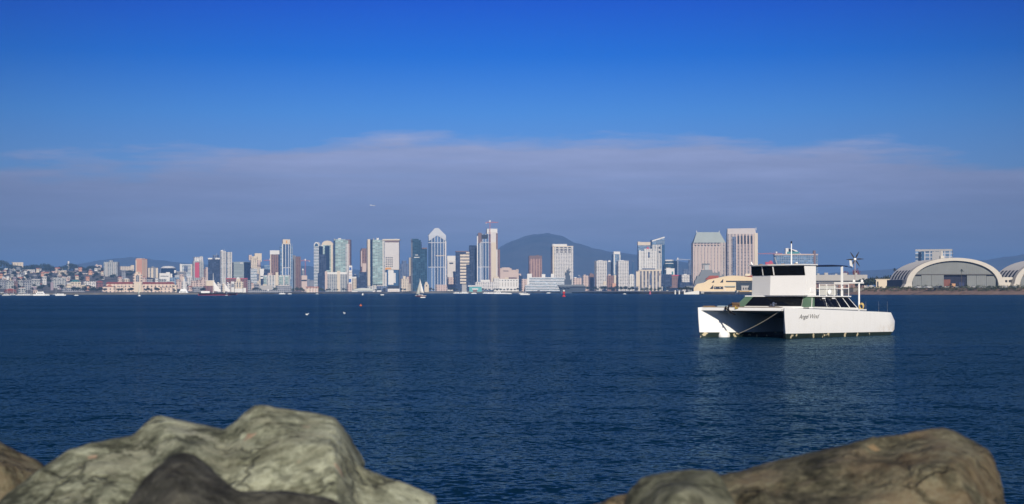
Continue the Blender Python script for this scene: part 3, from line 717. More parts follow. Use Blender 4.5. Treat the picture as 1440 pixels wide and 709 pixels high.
T('red_stripe_tower', 'grey tower with a tall red vertical panel down its front', 270.5, 286.5, 367.5, 4420, 8, 1.2, 'grey', [('red_panel', 274.2, 280.3, 369.2, 390.6, 'redp', -.6, .9), ('crown', 273.5, 285.8, 361.5, 368, 'whiteg', 3, 14, 'wroof'), ('roof_plant', 276.5, 280, 365, 369, 'whitep', 0, 4), ('roof_plant', 282, 285.5, 360.4, 362, 'conc', 5, 6)])
T('thin_block', 'slim pinkish block squeezed right of the red-striped tower', 288.5, 292.3, 376, 4700, 8, .6, 'pink', [('stair_core', 287, 289, 378, 392, 'brownp', 2, 6)])
T('dark_blue_tower', 'dark blue glass tower with a white crown band', 293, 309.5, 364.6, 4460, -8, 1, 'navy', [('crown_band', 292.8, 298.6, 362.8, 364.8, 'whitep', -.6, 14), ('crown_band', 303, 309, 362.8, 364.8, 'whitep', -.6, 14), ('roof_plant', 299, 306.5, 358.5, 364.6, 'slate', 4, 10), spire('mast', 304.5, 355.5, 359, 'cgrey')])
T('billboard_block', 'plain bright cream windowless block on the museum quay', 289.5, 301.3, 394.7, 3500, 5, .5, 'creamp', [('plinth', 287, 303, 402, 414, 'brick', -2, 15), ('parapet', 289.2, 301.6, 394.3, 394.9, 'whitep', -.4, 9)])
def twin():
    T('twin_condo_tower', 'pair of pale slim apartment towers joined by a glass strip, left of the grey-green office', 309.8, 326.5, 356, 4330, 10, 1, 'slate', [('shaft', 310.3, 317.3, 353, 402, 'condo', -3, 12), ('shaft', 318.8, 326, 354.5, 402, 'condo', -3, 12), ('cap', 311, 314, 351.8, 353.2, 'whitep', 0, 6), spire('mast', 315.8, 349.8, 353, 'cgrey')])
twin()
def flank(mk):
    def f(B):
        b = MB(); b.box(B.w / 2 - .2, B.w / 2 + .5, .2, B.d - .2, 0, B.h - .8); b.build('flank_dark', M(mk), B.o)
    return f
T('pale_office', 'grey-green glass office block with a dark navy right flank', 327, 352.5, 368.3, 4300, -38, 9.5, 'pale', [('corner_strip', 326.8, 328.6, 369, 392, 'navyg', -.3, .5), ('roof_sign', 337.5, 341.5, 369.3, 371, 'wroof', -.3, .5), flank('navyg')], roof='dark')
T('brick_block', 'long dark red brick block behind the cream domed building', 318, 349, 391.7, 3750, -8, 1, 'brick', [('parapet', 317.8, 348, 391.2, 392, 'redp', -.5, 3), ('wing', 346, 352, 394, 412, 'greyd', 1, 12)])
T('domed_building', 'small ornate cream building with a domed tower in front of the brick block', 329.5, 342, 396, 3650, 6, .6, 'cream', [('drum', 332.5, 338.2, 392, 396.3, 'creamp', 2, 8), dome('dome', 335.3, 2.6, 389.6, 392.3, 'whitep', 6), ('window', 333, 334.5, 397.5, 404, 'greyd', -.2, .5), ('window', 336.5, 338, 397.5, 404, 'greyd', -.2, .5), ('porch', 330, 341.5, 406, 413, 'whitep', -3, 4)])
T('grey_annex', 'pale grey annex left of the cream domed building', 324.5, 330, 396, 3720, 6, .6, 'whitep', [('window_strip', 325.5, 329, 399, 404, 'greyd', -.2, .4)])
for a, c, t, Y, mk, lab in ((305, 310.5, 398.5, 3600, 'whiteg', 'small whitish block with dark windows behind the sailing ship bow'), (312, 317, 399, 3640, 'cream', 'narrow cream block between whitish quay blocks'), (318.5, 324, 398.3, 3620, 'whiteg', 'whitish quay block just left of the grey annex')):
    T('quay_block', lab, a, c, t, Y, 6, .5, mk, [('roof_box', a + 1, a + 3, t - 1.3, t + .3, 'whitep', 2, 5)])
T('stepped_tower', 'cream stepped postmodern tower with several setbacks', 351.5, 366.5, 372, 4380, 8, 1, 'cream', [('setback', 353, 362.5, 360.5, 372.5, 'cream', 2, 14), ('top_box', 359, 368.5, 356.2, 368, 'creamp', 6, 12), ('side_block', 351, 355, 358.5, 366, 'pinkp', 8, 10), archtop('arched_bay', 356, 361, 360, 364, 'creamp', 0, 6), ('balcony_bay', 362, 366.5, 366, 376, 'pink', 0, 6)])
T('banded_hotel', 'white hotel with dark horizontal bands under the stepped tower', 352, 361.5, 378, 4150, 8, .8, 'whiteb', [('roof_box', 353, 357, 377, 378.3, 'greyd', 3, 6), ('side_wing', 357, 364, 385, 395, 'slate', 3, 12)])
def signtower(B):
    b = MB(); x0, x1 = B.lx(365), B.lx(371.5); a0, a1 = B.lx(366.3), B.lx(370)
    b.prism([(a0, -1), (a1, -1), (a1, 6), (a0, 6)], B.lz(392), B.lz(378), 0, 0, [(x0, -1.5), (x1, -1.5), (x1, 7), (x0, 7)]); b.build('flared_shaft', whitep, B.o)
T('flared_tower', 'white tower flaring towards its top, above dark glass at the foot', 366.3, 370.3, 392, 4050, 6, .5, 'navy', [signtower, ('window_band', 366.4, 370, 388.3, 389.6, 'dark', -1.4, 1)])
T('blue_slab', 'bluish glass slab half hidden behind the flared white tower', 371, 380.5, 372.5, 4700, 8, .8, 'blue', [('lower_block', 371, 380, 379, 393, 'navy', -4, 5)])
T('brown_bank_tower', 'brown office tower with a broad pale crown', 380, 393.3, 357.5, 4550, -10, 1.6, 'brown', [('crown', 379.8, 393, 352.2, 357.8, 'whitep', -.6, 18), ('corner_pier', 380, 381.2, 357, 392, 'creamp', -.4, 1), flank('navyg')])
T('capped_glass_tower', 'tall blue glass tower with a bright cream cap carrying an orange mark', 393.5, 411.8, 346, 4420, 8, 1, 'blue', [('shaft', 398, 407.8, 343.4, 393, 'bluev', -3, 14), ('cap', 397.8, 407.8, 336.8, 343.6, 'creamp', -3.3, 15), ('mark', 402, 403.6, 338.5, 342, 'orange', -3.6, .4), ('corner_fin', 396.8, 398.2, 343, 393, 'whitep', -1, 2), ('corner_fin', 407.4, 408.6, 343, 393, 'whitep', -1, 2), spire('mast', 411, 342, 347, 'cgrey', .4)])
T('brown_slab_tower', 'dark brown slab tower with a pale stone edge', 412.2, 423, 361.5, 4500, 30, 3.4, 'brown', [('parapet', 415.8, 422.8, 360.8, 361.8, 'brownp', .2, 12), lambda B: (lambda b: (b.box(-B.w / 2 - .5, -B.w / 2 + .2, .2, B.d - .2, 0, B.h + 4), b.build('pale_flank', conc, B.o)))(MB())])
T('teal_hotel', 'pale teal gridded hotel with an orange-cream corner tower', 370.5, 407, 387, 4000, 5, .6, 'condo', [('corner_tower', 387.5, 391.2, 383, 401.5, 'creamp', -3, 6), ('glass_bay', 371, 375, 389, 400, 'green', -.8, 1), ('glass_bay', 392.5, 398, 388.5, 400, 'green', -.8, 1), ('glass_bay', 401, 406, 388.5, 400, 'green', -.8, 1), ('roof_box', 377, 383, 384, 387.3, 'pink', 3, 10)])
T('grey_warehouse', 'low blue-grey warehouse in front of the teal hotel', 364.5, 383, 401.5, 3700, 4, .5, 'conc', [('roof_box', 370, 375, 400, 401.8, 'creamp', 3, 10), ('upper_floor', 389, 410, 402, 413, 'greyd', 2, 20)])
T('pier_shed', 'long dark purple-grey pier shed at the water edge', 349, 400, 407.8, 3420, 3, .4, 'greyd', [('roof_sign', 376, 378.5, 407, 409, 'whitep', -.3, .5), ('fender_row', 358, 386, 412, 413.2, 'conc', -1, 1)], roof='conc')
crane('faint red tower crane right of the stepped tower', 380, 365.5, 388, 4850, 371, 388, 'red')
crane('faint red tower crane right of the brown slab tower', 429.5, 366, 390, 4900, 421, 436, 'red')
T('pink_hotel_small', 'small pink rounded block between the brown slab and the arched towers', 423.5, 432, 387.5, 4200, 8, .6, 'pinkp', [('dark_band', 424, 431.5, 393.5, 395.5, 'dark', -.2, .5), ('tower', 425.5, 429, 380, 388, 'greyd', 10, 8), ('penthouse', 426, 428, 378, 380.3, 'whitep', 12, 4)])
T('brick_customs_house', 'low reddish arcaded building at the water edge below the arched towers', 431, 447.5, 403.8, 3500, 4, .4, 'pink', [('corner_box', 431, 435, 407, 412, 'creamp', -2, 4), ('column', 437, 438, 406, 412.5, 'whitep', -1, 1), ('column', 441, 442, 406, 412.5, 'whitep', -1, 1), ('column', 445, 446, 406, 412.5, 'whitep', -1, 1), ('roof', 430.6, 448, 403.2, 404.2, 'pinkroof', -1, 14)])
# ------------------------------------------------------------------ downtown
T('arched_tower', 'white banded tower with a round-arched top', 441.4, 454, 346, 4260, -25, 5.5, 'whiteb', [archtop('arch_top', 441.4, 448.6, 340.5, 346.2, 'whitep', 0, 10), archtop('arch_glass', 442.6, 447.6, 342.2, 346.4, 'blueg', -.4, 1), flank('navyg')])  # navy flank carries the shadowed face in its colour
T('broad_arched_tower', 'cream broad-topped tower with a dark shaded middle, beside the white banded one', 452, 469.5, 344.8, 4400, -8, 1.2, 'green', [archtop('arch_top', 452.3, 468.5, 338.4, 344.9, 'creamp', 0, 12), ('corner_pier', 452, 454.5, 345, 400, 'whitep', -.8, 2), ('recess', 457, 463.5, 346, 380, 'navyg', -.4, .8), ('corner_pier', 465.5, 468, 345, 400, 'creamp', -.8, 2)])  # dark strip down the middle is shade given as navy colour
T('shadow_block', 'dark blue block built for the shadow on the arched towers', 448.5, 459, 360, 4210, 8, 1, 'navy', [('step', 450.5, 458.5, 357.8, 360.3, 'navy', 3, 10), ('lower_step', 447, 457, 384, 408, 'navy', -3, 4)])  # added dark block stands in for a shadow across the arched towers
T('green_glass_tower', 'pale green glass tower with a dark left strip, taller one beside the cream arches', 469.3, 489.8, 338, 4280, 12, 2.2, 'green', [('shaft', 472, 485.5, 336.6, 392, 'green', -3, 10), ('stone_edge', 485.5, 489.8, 342.5, 400, 'condo', -1, 3), ('roof_plant', 476.5, 480, 335, 337, 'whitep', 3, 6), ('roof_plant', 470.5, 472, 335.8, 338.2, 'conc', 3, 6), lambda B: (lambda b: (b.box(-B.w / 2 - .5, -B.w / 2 + .2, .2, B.d - .2, 0, B.h - 1), b.build('dark_flank', navyg, B.o)))(MB())])
T('rust_tower', 'reddish brown slim tower peeking out behind the pale green glass tower', 486, 494.3, 337, 4550, -12, 1.5, 'brown', [('pale_edge', 488.5, 491.5, 343, 380, 'pinkp', -.5, 1)])
T('waterfront_hotel', 'grey-beige waterfront hotel with a white cornice and a cream central bay', 457.5, 488.5, 383.5, 4020, -6, 1.2, 'grey', [('cornice', 457, 488, 382.7, 386, 'whitep', -1, 3), ('central_bay', 474.2, 478.3, 381, 410, 'creamp', -1.6, 3), ('end_bay', 457.2, 460.5, 381.5, 408, 'pinkp', -1.4, 3)])
T('checker_tower', 'narrow white tower patterned with blue squares', 489.7, 495.3, 373.5, 4080, 8, .7, 'whitep', [('blue_square', 491.2, 494.2, 376, 380, 'bluep', -.2, .4), ('blue_square', 490.6, 493.8, 392.3, 397.2, 'bluep', -.2, .4), ('stripe', 490.4, 495, 382.5, 383.6, 'pinkp', -.2, .4), ('stripe', 490.4, 495, 386.5, 387.6, 'pinkp', -.2, .4), ('base_block', 488.5, 494.5, 399, 411, 'pink', -4, 5)])
T('small_bank', 'small beige block with white cap right of the blue-checked tower', 495.3, 501.3, 390.5, 4150, 8, .6, 'cream', [('cap', 495, 501.3, 389.3, 391.3, 'whitep', -.5, 10)])
T('dark_midrise', 'dark navy midrise mass at the foot of the brown ribbed tower', 501, 516, 390, 4120, 8, 1, 'navy', [('setback', 506.5, 515.8, 382.5, 391, 'navy', 5, 12)])
T('brown_ribbed_tower', 'dark brown tower with a lit pale left edge, left of the cream-edged glass tower', 506.3, 516.5, 352, 4420, 12, 1.6, 'brown', [('setback', 509, 516.3, 349.3, 352.4, 'brown', 3, 10), ('pale_edge', 507.6, 509, 353, 375, 'pinkp', -.4, .8), ('lit_bay', 509.5, 515, 370.5, 383, 'pinkp', -1, 2)])
T('green_glass_tower', 'pale green glass tower with a cream left edge, in front of the big windowless slab', 515.6, 541.3, 338.8, 4260, 10, 1.5, 'condo', [('cream_fin', 517, 520.5, 336.5, 402, 'creamp', -2, 8), ('dark_strip', 520.7, 523.8, 337, 402, 'navyg', -1, 3), ('shaft', 524, 537.6, 337.4, 400, 'green', -4, 12), ('roof_plant', 530, 533, 334.6, 337.6, 'whitep', 2, 6), ('roof_plant', 525, 526.2, 335.3, 338, 'conc', 0, 4)])
def dots(B):
    for px in (543.3, 546, 548.7, 551.4):
        for py in (362.6, 365.6, 368.6, 371.6, 374.6):
            b = MB(); b.box(B.lx(px - .75), B.lx(px + .75), -.15, .3, B.lz(py + .9), B.lz(py - .9)); b.build('window', darkm, B.o)
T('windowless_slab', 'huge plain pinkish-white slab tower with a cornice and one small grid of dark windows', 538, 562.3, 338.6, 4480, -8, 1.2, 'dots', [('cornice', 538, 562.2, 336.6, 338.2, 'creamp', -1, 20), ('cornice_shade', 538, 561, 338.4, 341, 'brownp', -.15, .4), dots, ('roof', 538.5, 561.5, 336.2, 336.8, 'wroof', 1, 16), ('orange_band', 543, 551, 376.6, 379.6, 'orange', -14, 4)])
T('mirror_glass_office', 'white-reflecting glass office with dark blue edges below the plain slab', 543.8, 561.5, 379, 4180, -6, 1.2, 'blueg', [('reflection_panel', 546, 553.5, 380, 400.5, 'whitep', -.3, .5), ('reflection_panel', 553.5, 556.5, 384, 398, 'wroof', -.3, .5), ('cornice', 544.5, 561, 378.6, 379.4, 'creamp', -.5, 2), ('base', 545, 561.6, 402, 406.5, 'dark', -1, 2)])  # white reflection on the glass laid on as pale panels
T('white_podium', 'white low podium building below the mirror glass office', 545, 562, 406.2, 3900, 4, .4, 'whitep', [('window_strip', 547, 560, 408.6, 409.6, 'pinkp', -.15, .3)])
def pavilion():
    B = T('pavilion', 'long white low-vaulted waterfront pavilion right of the checked tower', 494.5, 527, 408.6, 3850, 4, .4, 'whitep', [('window_band', 503, 524, 409.8, 411, 'blueg', -.2, .5)])
    b = MB(); n = 8; x0, x1 = B.lx(496), B.lx(526)
    pr = [(x0 + (x1 - x0) * k / n, B.h + .1 + 5.2 * math.sin(math.pi * k / n) ** .6) for k in range(n + 1)]
    for k in range(n): b.loft([[(pr[k][0], -2, B.h - .2), (pr[k + 1][0], -2, B.h - .2), (pr[k + 1][0], 20, B.h - .2), (pr[k][0], 20, B.h - .2)], [(pr[k][0], -2, pr[k][1]), (pr[k + 1][0], -2, pr[k + 1][1]), (pr[k + 1][0], 20, pr[k + 1][1]), (pr[k][0], 20, pr[k][1])]], 0, 0)
    b.build('roof', plain('pavilion_roof', (.6, .62, .56), .6, .06, .1), B.o)
pavilion()
T('glass_low_block', 'low grey-blue glass block right of the vaulted pavilion', 530, 545, 402.5, 4000, 5, .5, 'slate', [('roof_deck', 530, 538, 400.8, 402.8, 'conc', 2, 12), ('front_shed', 527, 533, 408.5, 412, 'whitep', -60, 20)])
T('far_blue_block', 'hazy blue-grey gridded block in the gap left of the teal towers', 563, 574, 371, 5000, 6, .7, 'slate', [('setback', 566, 572, 366.5, 371.5, 'slate', 6, 14)])
T('thin_cream_tower', 'very thin cream tower standing against the teal tower', 574.8, 578.6, 362.3, 4400, 8, 1, 'creamp', [('base', 574.5, 578.8, 388, 399, 'brownp', -1, 6)])
T('cream_low_block', 'low cream block with several roof boxes left of the teal towers', 563.5, 575, 392, 4150, 6, .6, 'cream', [('roof_box', 567, 570.5, 388.3, 392.3, 'creamp', 2, 8), ('roof_box', 572, 574.8, 389.5, 392.3, 'pinkp', 2, 8)])
T('teal_glass_tower', 'dark teal hexagonal glass tower with a lower twin attached on its right', 578.2, 592, 337.5, 4330, 10, 2, 'teal', [('crown', 579.5, 589, 335.9, 338, 'teal', 1, 10), ('lower_twin', 592, 601, 350, 403, 'teal', 2, 22, 'dark'), ('mid_shaft', 589.5, 593.5, 340.3, 403, 'navy', 3, 18, 'dark'), ('twin_crown', 594.5, 601, 348.3, 350.5, 'brownp', 4, 16), ('reflection_spot', 582, 590, 361.5, 362.5, 'whitep', -.3, .5), ('reflection_spot', 584, 588, 358.3, 359.2, 'whitep', -.3, .5)])  # white spots are reflections painted onto the glass as thin pale strips
T('clock_house', 'small cream building with arched top at the water edge right of the sailboat', 596.5, 603, 400, 3800, 4, .4, 'creamp', [archtop('gable', 597.5, 602, 396.3, 400.2, 'creamp', 0, 8), ('window', 599, 600.6, 401, 403, 'dark', -.2, .4)])
def plaza():
    Y = 4350
    def crown(B):
        x = lambda px: B.lx(px); zs = B.lz; d = B.d
        b = MB()      # pitched crown with corner shoulders
        lo = [(x(602.7), -1, zs(331.2)), (x(627.3), -1, zs(331.2)), (x(627.3), d + 1, zs(331.2)), (x(602.7), d + 1, zs(331.2))]
        hi = [(x(612.3), d * .4, zs(320.7)), (x(617.6), d * .4, zs(320.7)), (x(617.6), d * .6, zs(320.7)), (x(612.3), d * .6, zs(320.7))]
        b.loft([lo, hi], 0, 0); b.build('roof', plain('pale_metal_roof', (.52, .54, .56), .35, .06, .05, .5), B.o)
        b = MB()      # shoulder wedges either side of the pointed glass front
        f = -1.05
        b.face([(x(602.7), f, zs(331.2)), (x(605.3), f, zs(337.8)), (x(614.8), f, zs(331.2))]); b.face([(x(614.8), f, zs(331.2)), (x(624.8), f, zs(337.8)), (x(627.3), f, zs(331.2))])
        b.face([(x(602.7), f, zs(331.2)), (x(603.2), f, zs(339)), (x(605.3), f, zs(337.8))]); b.face([(x(627.3), f, zs(331.2)), (x(624.8), f, zs(337.8)), (x(626.8), f, zs(339))])
        o = b.build('gable', plain('pale_metal_gable', (.5, .52, .55), .4, .06, .05, .5), B.o)
        so = o.modifiers.new('Solidify', 'SOLIDIFY'); so.thickness = .8; so.offset = 1
    T('pointed_tower', 'tall glass office tower with pale vertical piers and a pointed pitched crown', 602.3, 627.5, 331.2, Y, 8, 1.6, 'bluev', [crown, ('corner_pier', 602.6, 604.6, 339, 402, 'bluev', -.9, 1), ('corner_pier', 625.6, 627.6, 339, 402, 'dots', -.9, 1), ('entrance_block', 612, 627, 400.5, 412, 'pink', -20, 20), ('pale_band', 613, 625, 359.2, 360.2, 'creamp', -.3, .5)])
plaza()
T('white_flat_slab', 'pale grey-white flat slab with one dark slot right of the pointed tower', 628.6, 641.2, 360.3, 4480, 6, .6, 'dots', [('dark_slot', 632, 637.5, 369.3, 371.3, 'dark', -.2, .4), ('upper_wall', 629, 641, 359.8, 367, 'whitep', -.4, .5), ('pink_base', 628.8, 639, 390, 400, 'pink', -30, 20), ('white_stub', 641, 645.3, 390, 401, 'whitep', -34, 14)])
T('dark_court_tower', 'dark glass building with a cream banded bay down its front', 640.6, 660.5, 354.3, 4360, 6, .7, 'navy', [('banded_bay', 647, 655.5, 357, 399, 'creamb', -2.5, 4), ('banded_bay', 655.5, 660, 354.6, 372, 'creamb', -1.5, 3), ('top_rail', 641, 659, 353.2, 354.4, 'brownp', .5, 14)])
T('navy_glass_tower', 'navy blue glass tower between the cream banded building and the construction tower', 659.5, 670.7, 346.3, 4420, 8, 1, 'navy', [('parapet', 660.6, 670.5, 345.2, 346.6, 'navyg', .3, 12)])
T('construction_tower', 'unfinished tall tower with an open concrete top beside a red crane', 670.8, 690.2, 329, 4340, 8, .7, 'bluev', [('open_floor', 677, 686, 330, 336, 'dark', -.4, .8), ('brown_edge', 672.5, 677.5, 327.5, 342, 'brownp', -.4, 1), ('pale_fin', 670.9, 672.3, 332, 399, 'whitep', -.7, 1.2), ('pale_fin', 676, 677, 340, 399, 'whitep', -.7, 1.2), ('core', 685.2, 700, 326.5, 399, 'dots', 3, 22), ('core_top', 685.5, 700, 321.6, 327, 'whitep', 4, 18), ('cream_pier', 691, 697.8, 341, 399, 'creamp', -.5, 4), ('brown_flank', 697.8, 703.5, 351, 399, 'brown', 4, 20), ('glass_edge', 698, 700.2, 328, 351, 'brown', 2.5, 10)])
crane('red and white tower crane rising in front of the unfinished tower', 689.2, 312, 397, 4325, 683, 701, 'red')
def hotelw():
    ex = [('left_wing', 668.2, 694.5, 396.5, 408, 'whiteg', -4, 14), ('upper_left', 676, 689, 393.6, 397, 'whitep', -2, 12), ('center_block', 694, 702.5, 391.5, 406, 'white', -5, 16), archtop('center_gable', 694, 702, 388.4, 391.7, 'creamp', -5, 14), ('parapet_gable', 710, 715, 390.4, 392.6, 'creamp', -1, 4), ('mansard', 716, 727, 390, 392.6, 'brownp', 4, 10)]
    ex.append(windows('window', [702.7 + 4 * k for k in range(7)], [394.6], 1.5, 1.1))
    ex.append(windows('window', [702.7 + 4 * k for k in range(7)], [400], 1.2, 6, 'conc'))
    T('white_harbour_hotel', 'long white low hotel with arched centre in front of the construction tower', 694, 729.3, 392.4, 4040, 4, .4, 'whitep', ex)
hotelw()
T('aqua_shop', 'aqua waterside restaurant with a flat white roof', 659.5, 677.5, 403, 3880, 4, .4, 'aqua', [('roof', 658, 678, 401.3, 403.2, 'wroof', -1.5, 14), ('window_strip', 664, 672.5, 405.8, 407.4, 'whitep', -.3, .5), ('door_bay', 665, 671, 407.6, 411.5, 'brownp', -.3, .5), ('deck', 655, 684, 410.3, 412.3, 'conc', -6, 6), ('lift_tower', 649.5, 656, 400, 411, 'conc', -2, 10)])
T('pink_stone_hall', 'broad pink stone hall with a raised middle and two small dark window rows', 703, 719.5, 377.3, 4500, 4, .4, 'pinkp', [('right_wing', 719, 729.5, 379.6, 400, 'pinkp', 3, 30), ('raised_top', 706, 717, 376.2, 377.6, 'pinkp', 2, 20), ('corner_block', 726, 729.4, 378.8, 381, 'pinkp', 2, 6), ('window_strip', 707.5, 715.5, 380.7, 381.7, 'dark', -.2, .4), ('low_wing', 729, 733, 385, 400, 'pinkp', 4, 16), ('window', 729.8, 731, 386.5, 388, 'dark', 3.7, .4)])
T('brown_square_tower', 'square brown stone tower with three recessed bays, alone before the mountain', 743, 762.2, 360, 4500, 12, 1.4, 'brownv', [('penthouse', 755, 758, 358.6, 360.4, 'brownp', 4, 6), ('parapet', 744.5, 762.2, 359.6, 364, 'brownp', -.4, 1)])
def tot(B):
    for k, px in enumerate((783.8, 789.8, 795.3, 801)):
        for py in (348.5, 351.5, 354.5):
            b = MB(); b.box(B.lx(px - 1.8), B.lx(px + 1.8), -.2, .4, B.lz(py + .8), B.lz(py - .8)); b.build('window', darkm, B.o)
T('white_grid_hotel', 'tall white gridded hotel tower with stepped top and dark left flank before the mountain', 774.8, 806.3, 346.5, 4380, 12, 2.4, 'whiteg', [('raised_top', 777.2, 797.6, 343.3, 347, 'whitep', .4, 12), tot, ('corner_pier', 777.2, 779.5, 346, 392, 'creamp', -.5, 1), ('parapet', 777, 806.3, 346, 347.2, 'creamp', -.5, 3), lambda B: (lambda b: (b.box(-B.w / 2 - .5, -B.w / 2 + .2, .2, B.d - .2, 0, B.h - 1), b.build('dark_flank', M('slate'), B.o)))(MB())])
T('white_naval_block', 'long white flat office block with rows of windows behind the aircraft carrier', 744, 794, 390, 4000, 3, .4, 'whiteb', [('lower_wing', 738, 795, 400.8, 412, 'whiteb', -25, 24, 'wroof'), ('roof_box', 741.5, 748, 385, 400.5, 'whitep', 2, 10), ('roof_box', 762, 767, 385.6, 390.3, 'whitep', 3, 10), ('roof_box', 775, 779.3, 385, 390.3, 'whitep', 3, 10), ('side_block', 734, 742, 392.5, 411, 'pink', 4, 20), ('dark_door', 755, 758.5, 408.3, 409.8, 'dark', -25.3, .5)])
T('narrow_grey_block', 'slim grey block at the left end of the long white office', 729.5, 734.8, 388.5, 4150, 6, .5, 'navy', [('cap', 730, 734.6, 387.5, 389, 'slate', 1, 8)])
for a, c, t, Y, mk, lab, cap in ((806, 818, 391, 4150, 'pink', 'low pinkish block right of the tall white gridded hotel', 'whitep'), (819, 827.8, 387.5, 4250, 'pink', 'salmon midrise block left of the dark-edged grid tower', 'pinkp'), (828, 835.2, 385.3, 4300, 'brown', 'dusky purple-brown block tight against the dark-edged grid tower', 'brownp')):
    T('midrise_block', lab, a, c, t, Y, 8, .8, mk, [('roof_box', a + 2, a + 5, t - 1.2, t + .3, cap, 2, 6)])
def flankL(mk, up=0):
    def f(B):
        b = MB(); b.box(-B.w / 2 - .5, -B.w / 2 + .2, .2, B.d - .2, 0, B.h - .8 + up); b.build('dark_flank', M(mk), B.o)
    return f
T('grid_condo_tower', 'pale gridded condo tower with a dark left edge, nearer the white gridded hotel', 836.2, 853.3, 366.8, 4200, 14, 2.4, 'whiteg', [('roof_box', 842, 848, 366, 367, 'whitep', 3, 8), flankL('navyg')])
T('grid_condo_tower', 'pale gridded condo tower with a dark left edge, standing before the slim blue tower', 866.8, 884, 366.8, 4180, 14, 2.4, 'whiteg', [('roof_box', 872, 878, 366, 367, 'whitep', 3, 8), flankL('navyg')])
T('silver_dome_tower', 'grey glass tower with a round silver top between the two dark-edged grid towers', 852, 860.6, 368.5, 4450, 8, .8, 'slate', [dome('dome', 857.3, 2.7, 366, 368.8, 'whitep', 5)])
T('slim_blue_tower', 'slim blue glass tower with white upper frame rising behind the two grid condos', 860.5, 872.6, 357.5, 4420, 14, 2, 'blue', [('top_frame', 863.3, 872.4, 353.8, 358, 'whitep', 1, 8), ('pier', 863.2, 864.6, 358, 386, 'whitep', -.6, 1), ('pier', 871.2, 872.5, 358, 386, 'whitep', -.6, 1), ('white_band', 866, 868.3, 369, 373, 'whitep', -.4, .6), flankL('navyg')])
T('brown_low_block', 'low brown block with cream ends between the two grid condo towers', 853, 866.4, 387.5, 4120, 6, .6, 'brown', [('cream_end', 863.5, 866.4, 387, 399, 'creamp', -.6, 3), ('roof_box', 856, 859, 385.6, 387.8, 'pinkp', 3, 6), ('red_shed', 848, 852, 396, 401, 'creamp', -10, 8), ('orange_shed', 860, 865, 398.5, 404, 'peachp', -20, 8)])
T('white_stub_block', 'short white block right of the two grid condo towers', 884.2, 892, 386.6, 4200, 6, .6, 'white', [('step', 886, 891, 385.6, 387, 'whitep', 2, 8)])
T('far_blue_column', 'thin hazy blue column of a tower right of the grid condos', 889.3, 891.3, 368, 5300, 8, .3, 'blueg', [('cap', 889, 891.6, 367.3, 368.3, 'slate', -.3, 3)])
T('white_gabled_tower', 'white hotel tower with a small red peak on top', 897.3, 922.6, 352.8, 4240, 8, 1.2, 'white', [('center_bay', 905.5, 917, 350, 380, 'white', -2.5, 6), gable('red_peak', 908.5, 914, 347.4, 350.2, 'redp', -1, 6, 4), ('dark_slot', 911.2, 913.5, 354.5, 362.5, 'slate', -2.8, .6), ('left_pier', 898.8, 901, 352, 380, 'whitep', -1, 3), ('lower_roof', 903, 921, 377.5, 380.5, 'slate', -6, 6)])
T('beige_crowned_tower', 'blue glass tower with a beige crown behind the red-peaked hotel', 896.6, 914.6, 344.8, 4480, 8, 1, 'blue', [('crown', 897, 914.6, 340.5, 345.2, 'creamp', -.8, 12), ('crown_tip', 897.3, 900, 339.9, 342, 'creamp', -1, 4), flankL('slate')])
def slant(B):
    b = MB(); x0, x1 = B.lx(917), B.lx(934.6); zl, zr, zb_ = B.lz(338.3), B.lz(332.8), B.lz(344)
    b.loft([[(x0, -1, zb_), (x1, -1, zb_), (x1, B.d, zb_), (x0, B.d, zb_)], [(x0, -1, zl - 3), (x1, -1, zr - 3), (x1, B.d, zr - 3), (x0, B.d, zl - 3)]]); b.build('slanted_crown', [M('blue'), roofm], B.o)
    b = MB(); b.loft([[(x0, -1.3, zl - 3), (x1, -1.3, zr - 3), (x1, B.d, zr - 3), (x0, B.d, zl - 3)], [(x0, -1.3, zl), (x1, -1.3, zr), (x1, B.d, zr), (x0, B.d, zl)]], 0, 0); b.build('crown_edge', whitep, B.o)
T('slanted_tower', 'tall blue and pinkish tower with a slanted white crown', 915.4, 934.8, 344.3, 4380, 8, 1.4, 'condo', [slant, ('glass_corner', 930.5, 934.9, 338, 392, 'blueg', -.6, 2), ('dark_window', 926.5, 929, 347, 350, 'dark', -.3, .6), ('dark_window', 926.5, 929, 353, 356, 'dark', -.3, .6), ('dark_flank', 915.2, 917, 337.5, 390, 'navyg', .5, 8)])
T('cream_pier_hotel', 'broad cream hotel with vertical piers and one tall dark window', 894, 930.5, 380.6, 4060, 10, 1.2, 'creamv', [('dark_window', 913.3, 915.9, 384.5, 401, 'slate', -.4, .8), ('left_bay', 894.5, 899.5, 382, 403, 'creamp', -1.6, 4), ('parapet', 900, 930, 379.4, 381.2, 'creamp', -.6, 3), ('round_window', 927, 928.5, 384, 387.5, 'brownp', -.3, .6)])
T('turquoise_tower', 'turquoise glass midrise with white balcony edges and a dark flank', 934.5, 952.2, 367, 4350, -22, 4.2, 'teal', [('white_top', 936, 945, 365.3, 367.3, 'whitep', -.5, 10), ('balcony_band', 936, 947, 370, 371, 'whitep', -1, 1.5), ('balcony_band', 935, 947.5, 378.5, 379.5, 'whitep', -1, 1.5), ('balcony_band', 943, 948, 383, 384, 'whitep', -1, 1.5), flank('navyg')])
T('cream_foot_block', 'cream block with a glass slot at the foot of the turquoise midrise', 936.5, 948.5, 377.5, 4230, 8, .6, 'whitep', [('glass_slot', 944.6, 946.8, 382, 387, 'tealroof', -.3, .6), ('step', 937, 943, 376.6, 378, 'creamp', 1, 6), ('dark_garage', 929, 943, 386, 403, 'navy', -20, 18), ('parking_deck', 940, 958, 388, 405, 'brown', -16, 14), ('red_rail', 941, 958, 386.8, 388.2, 'redp', -16.5, 1)])
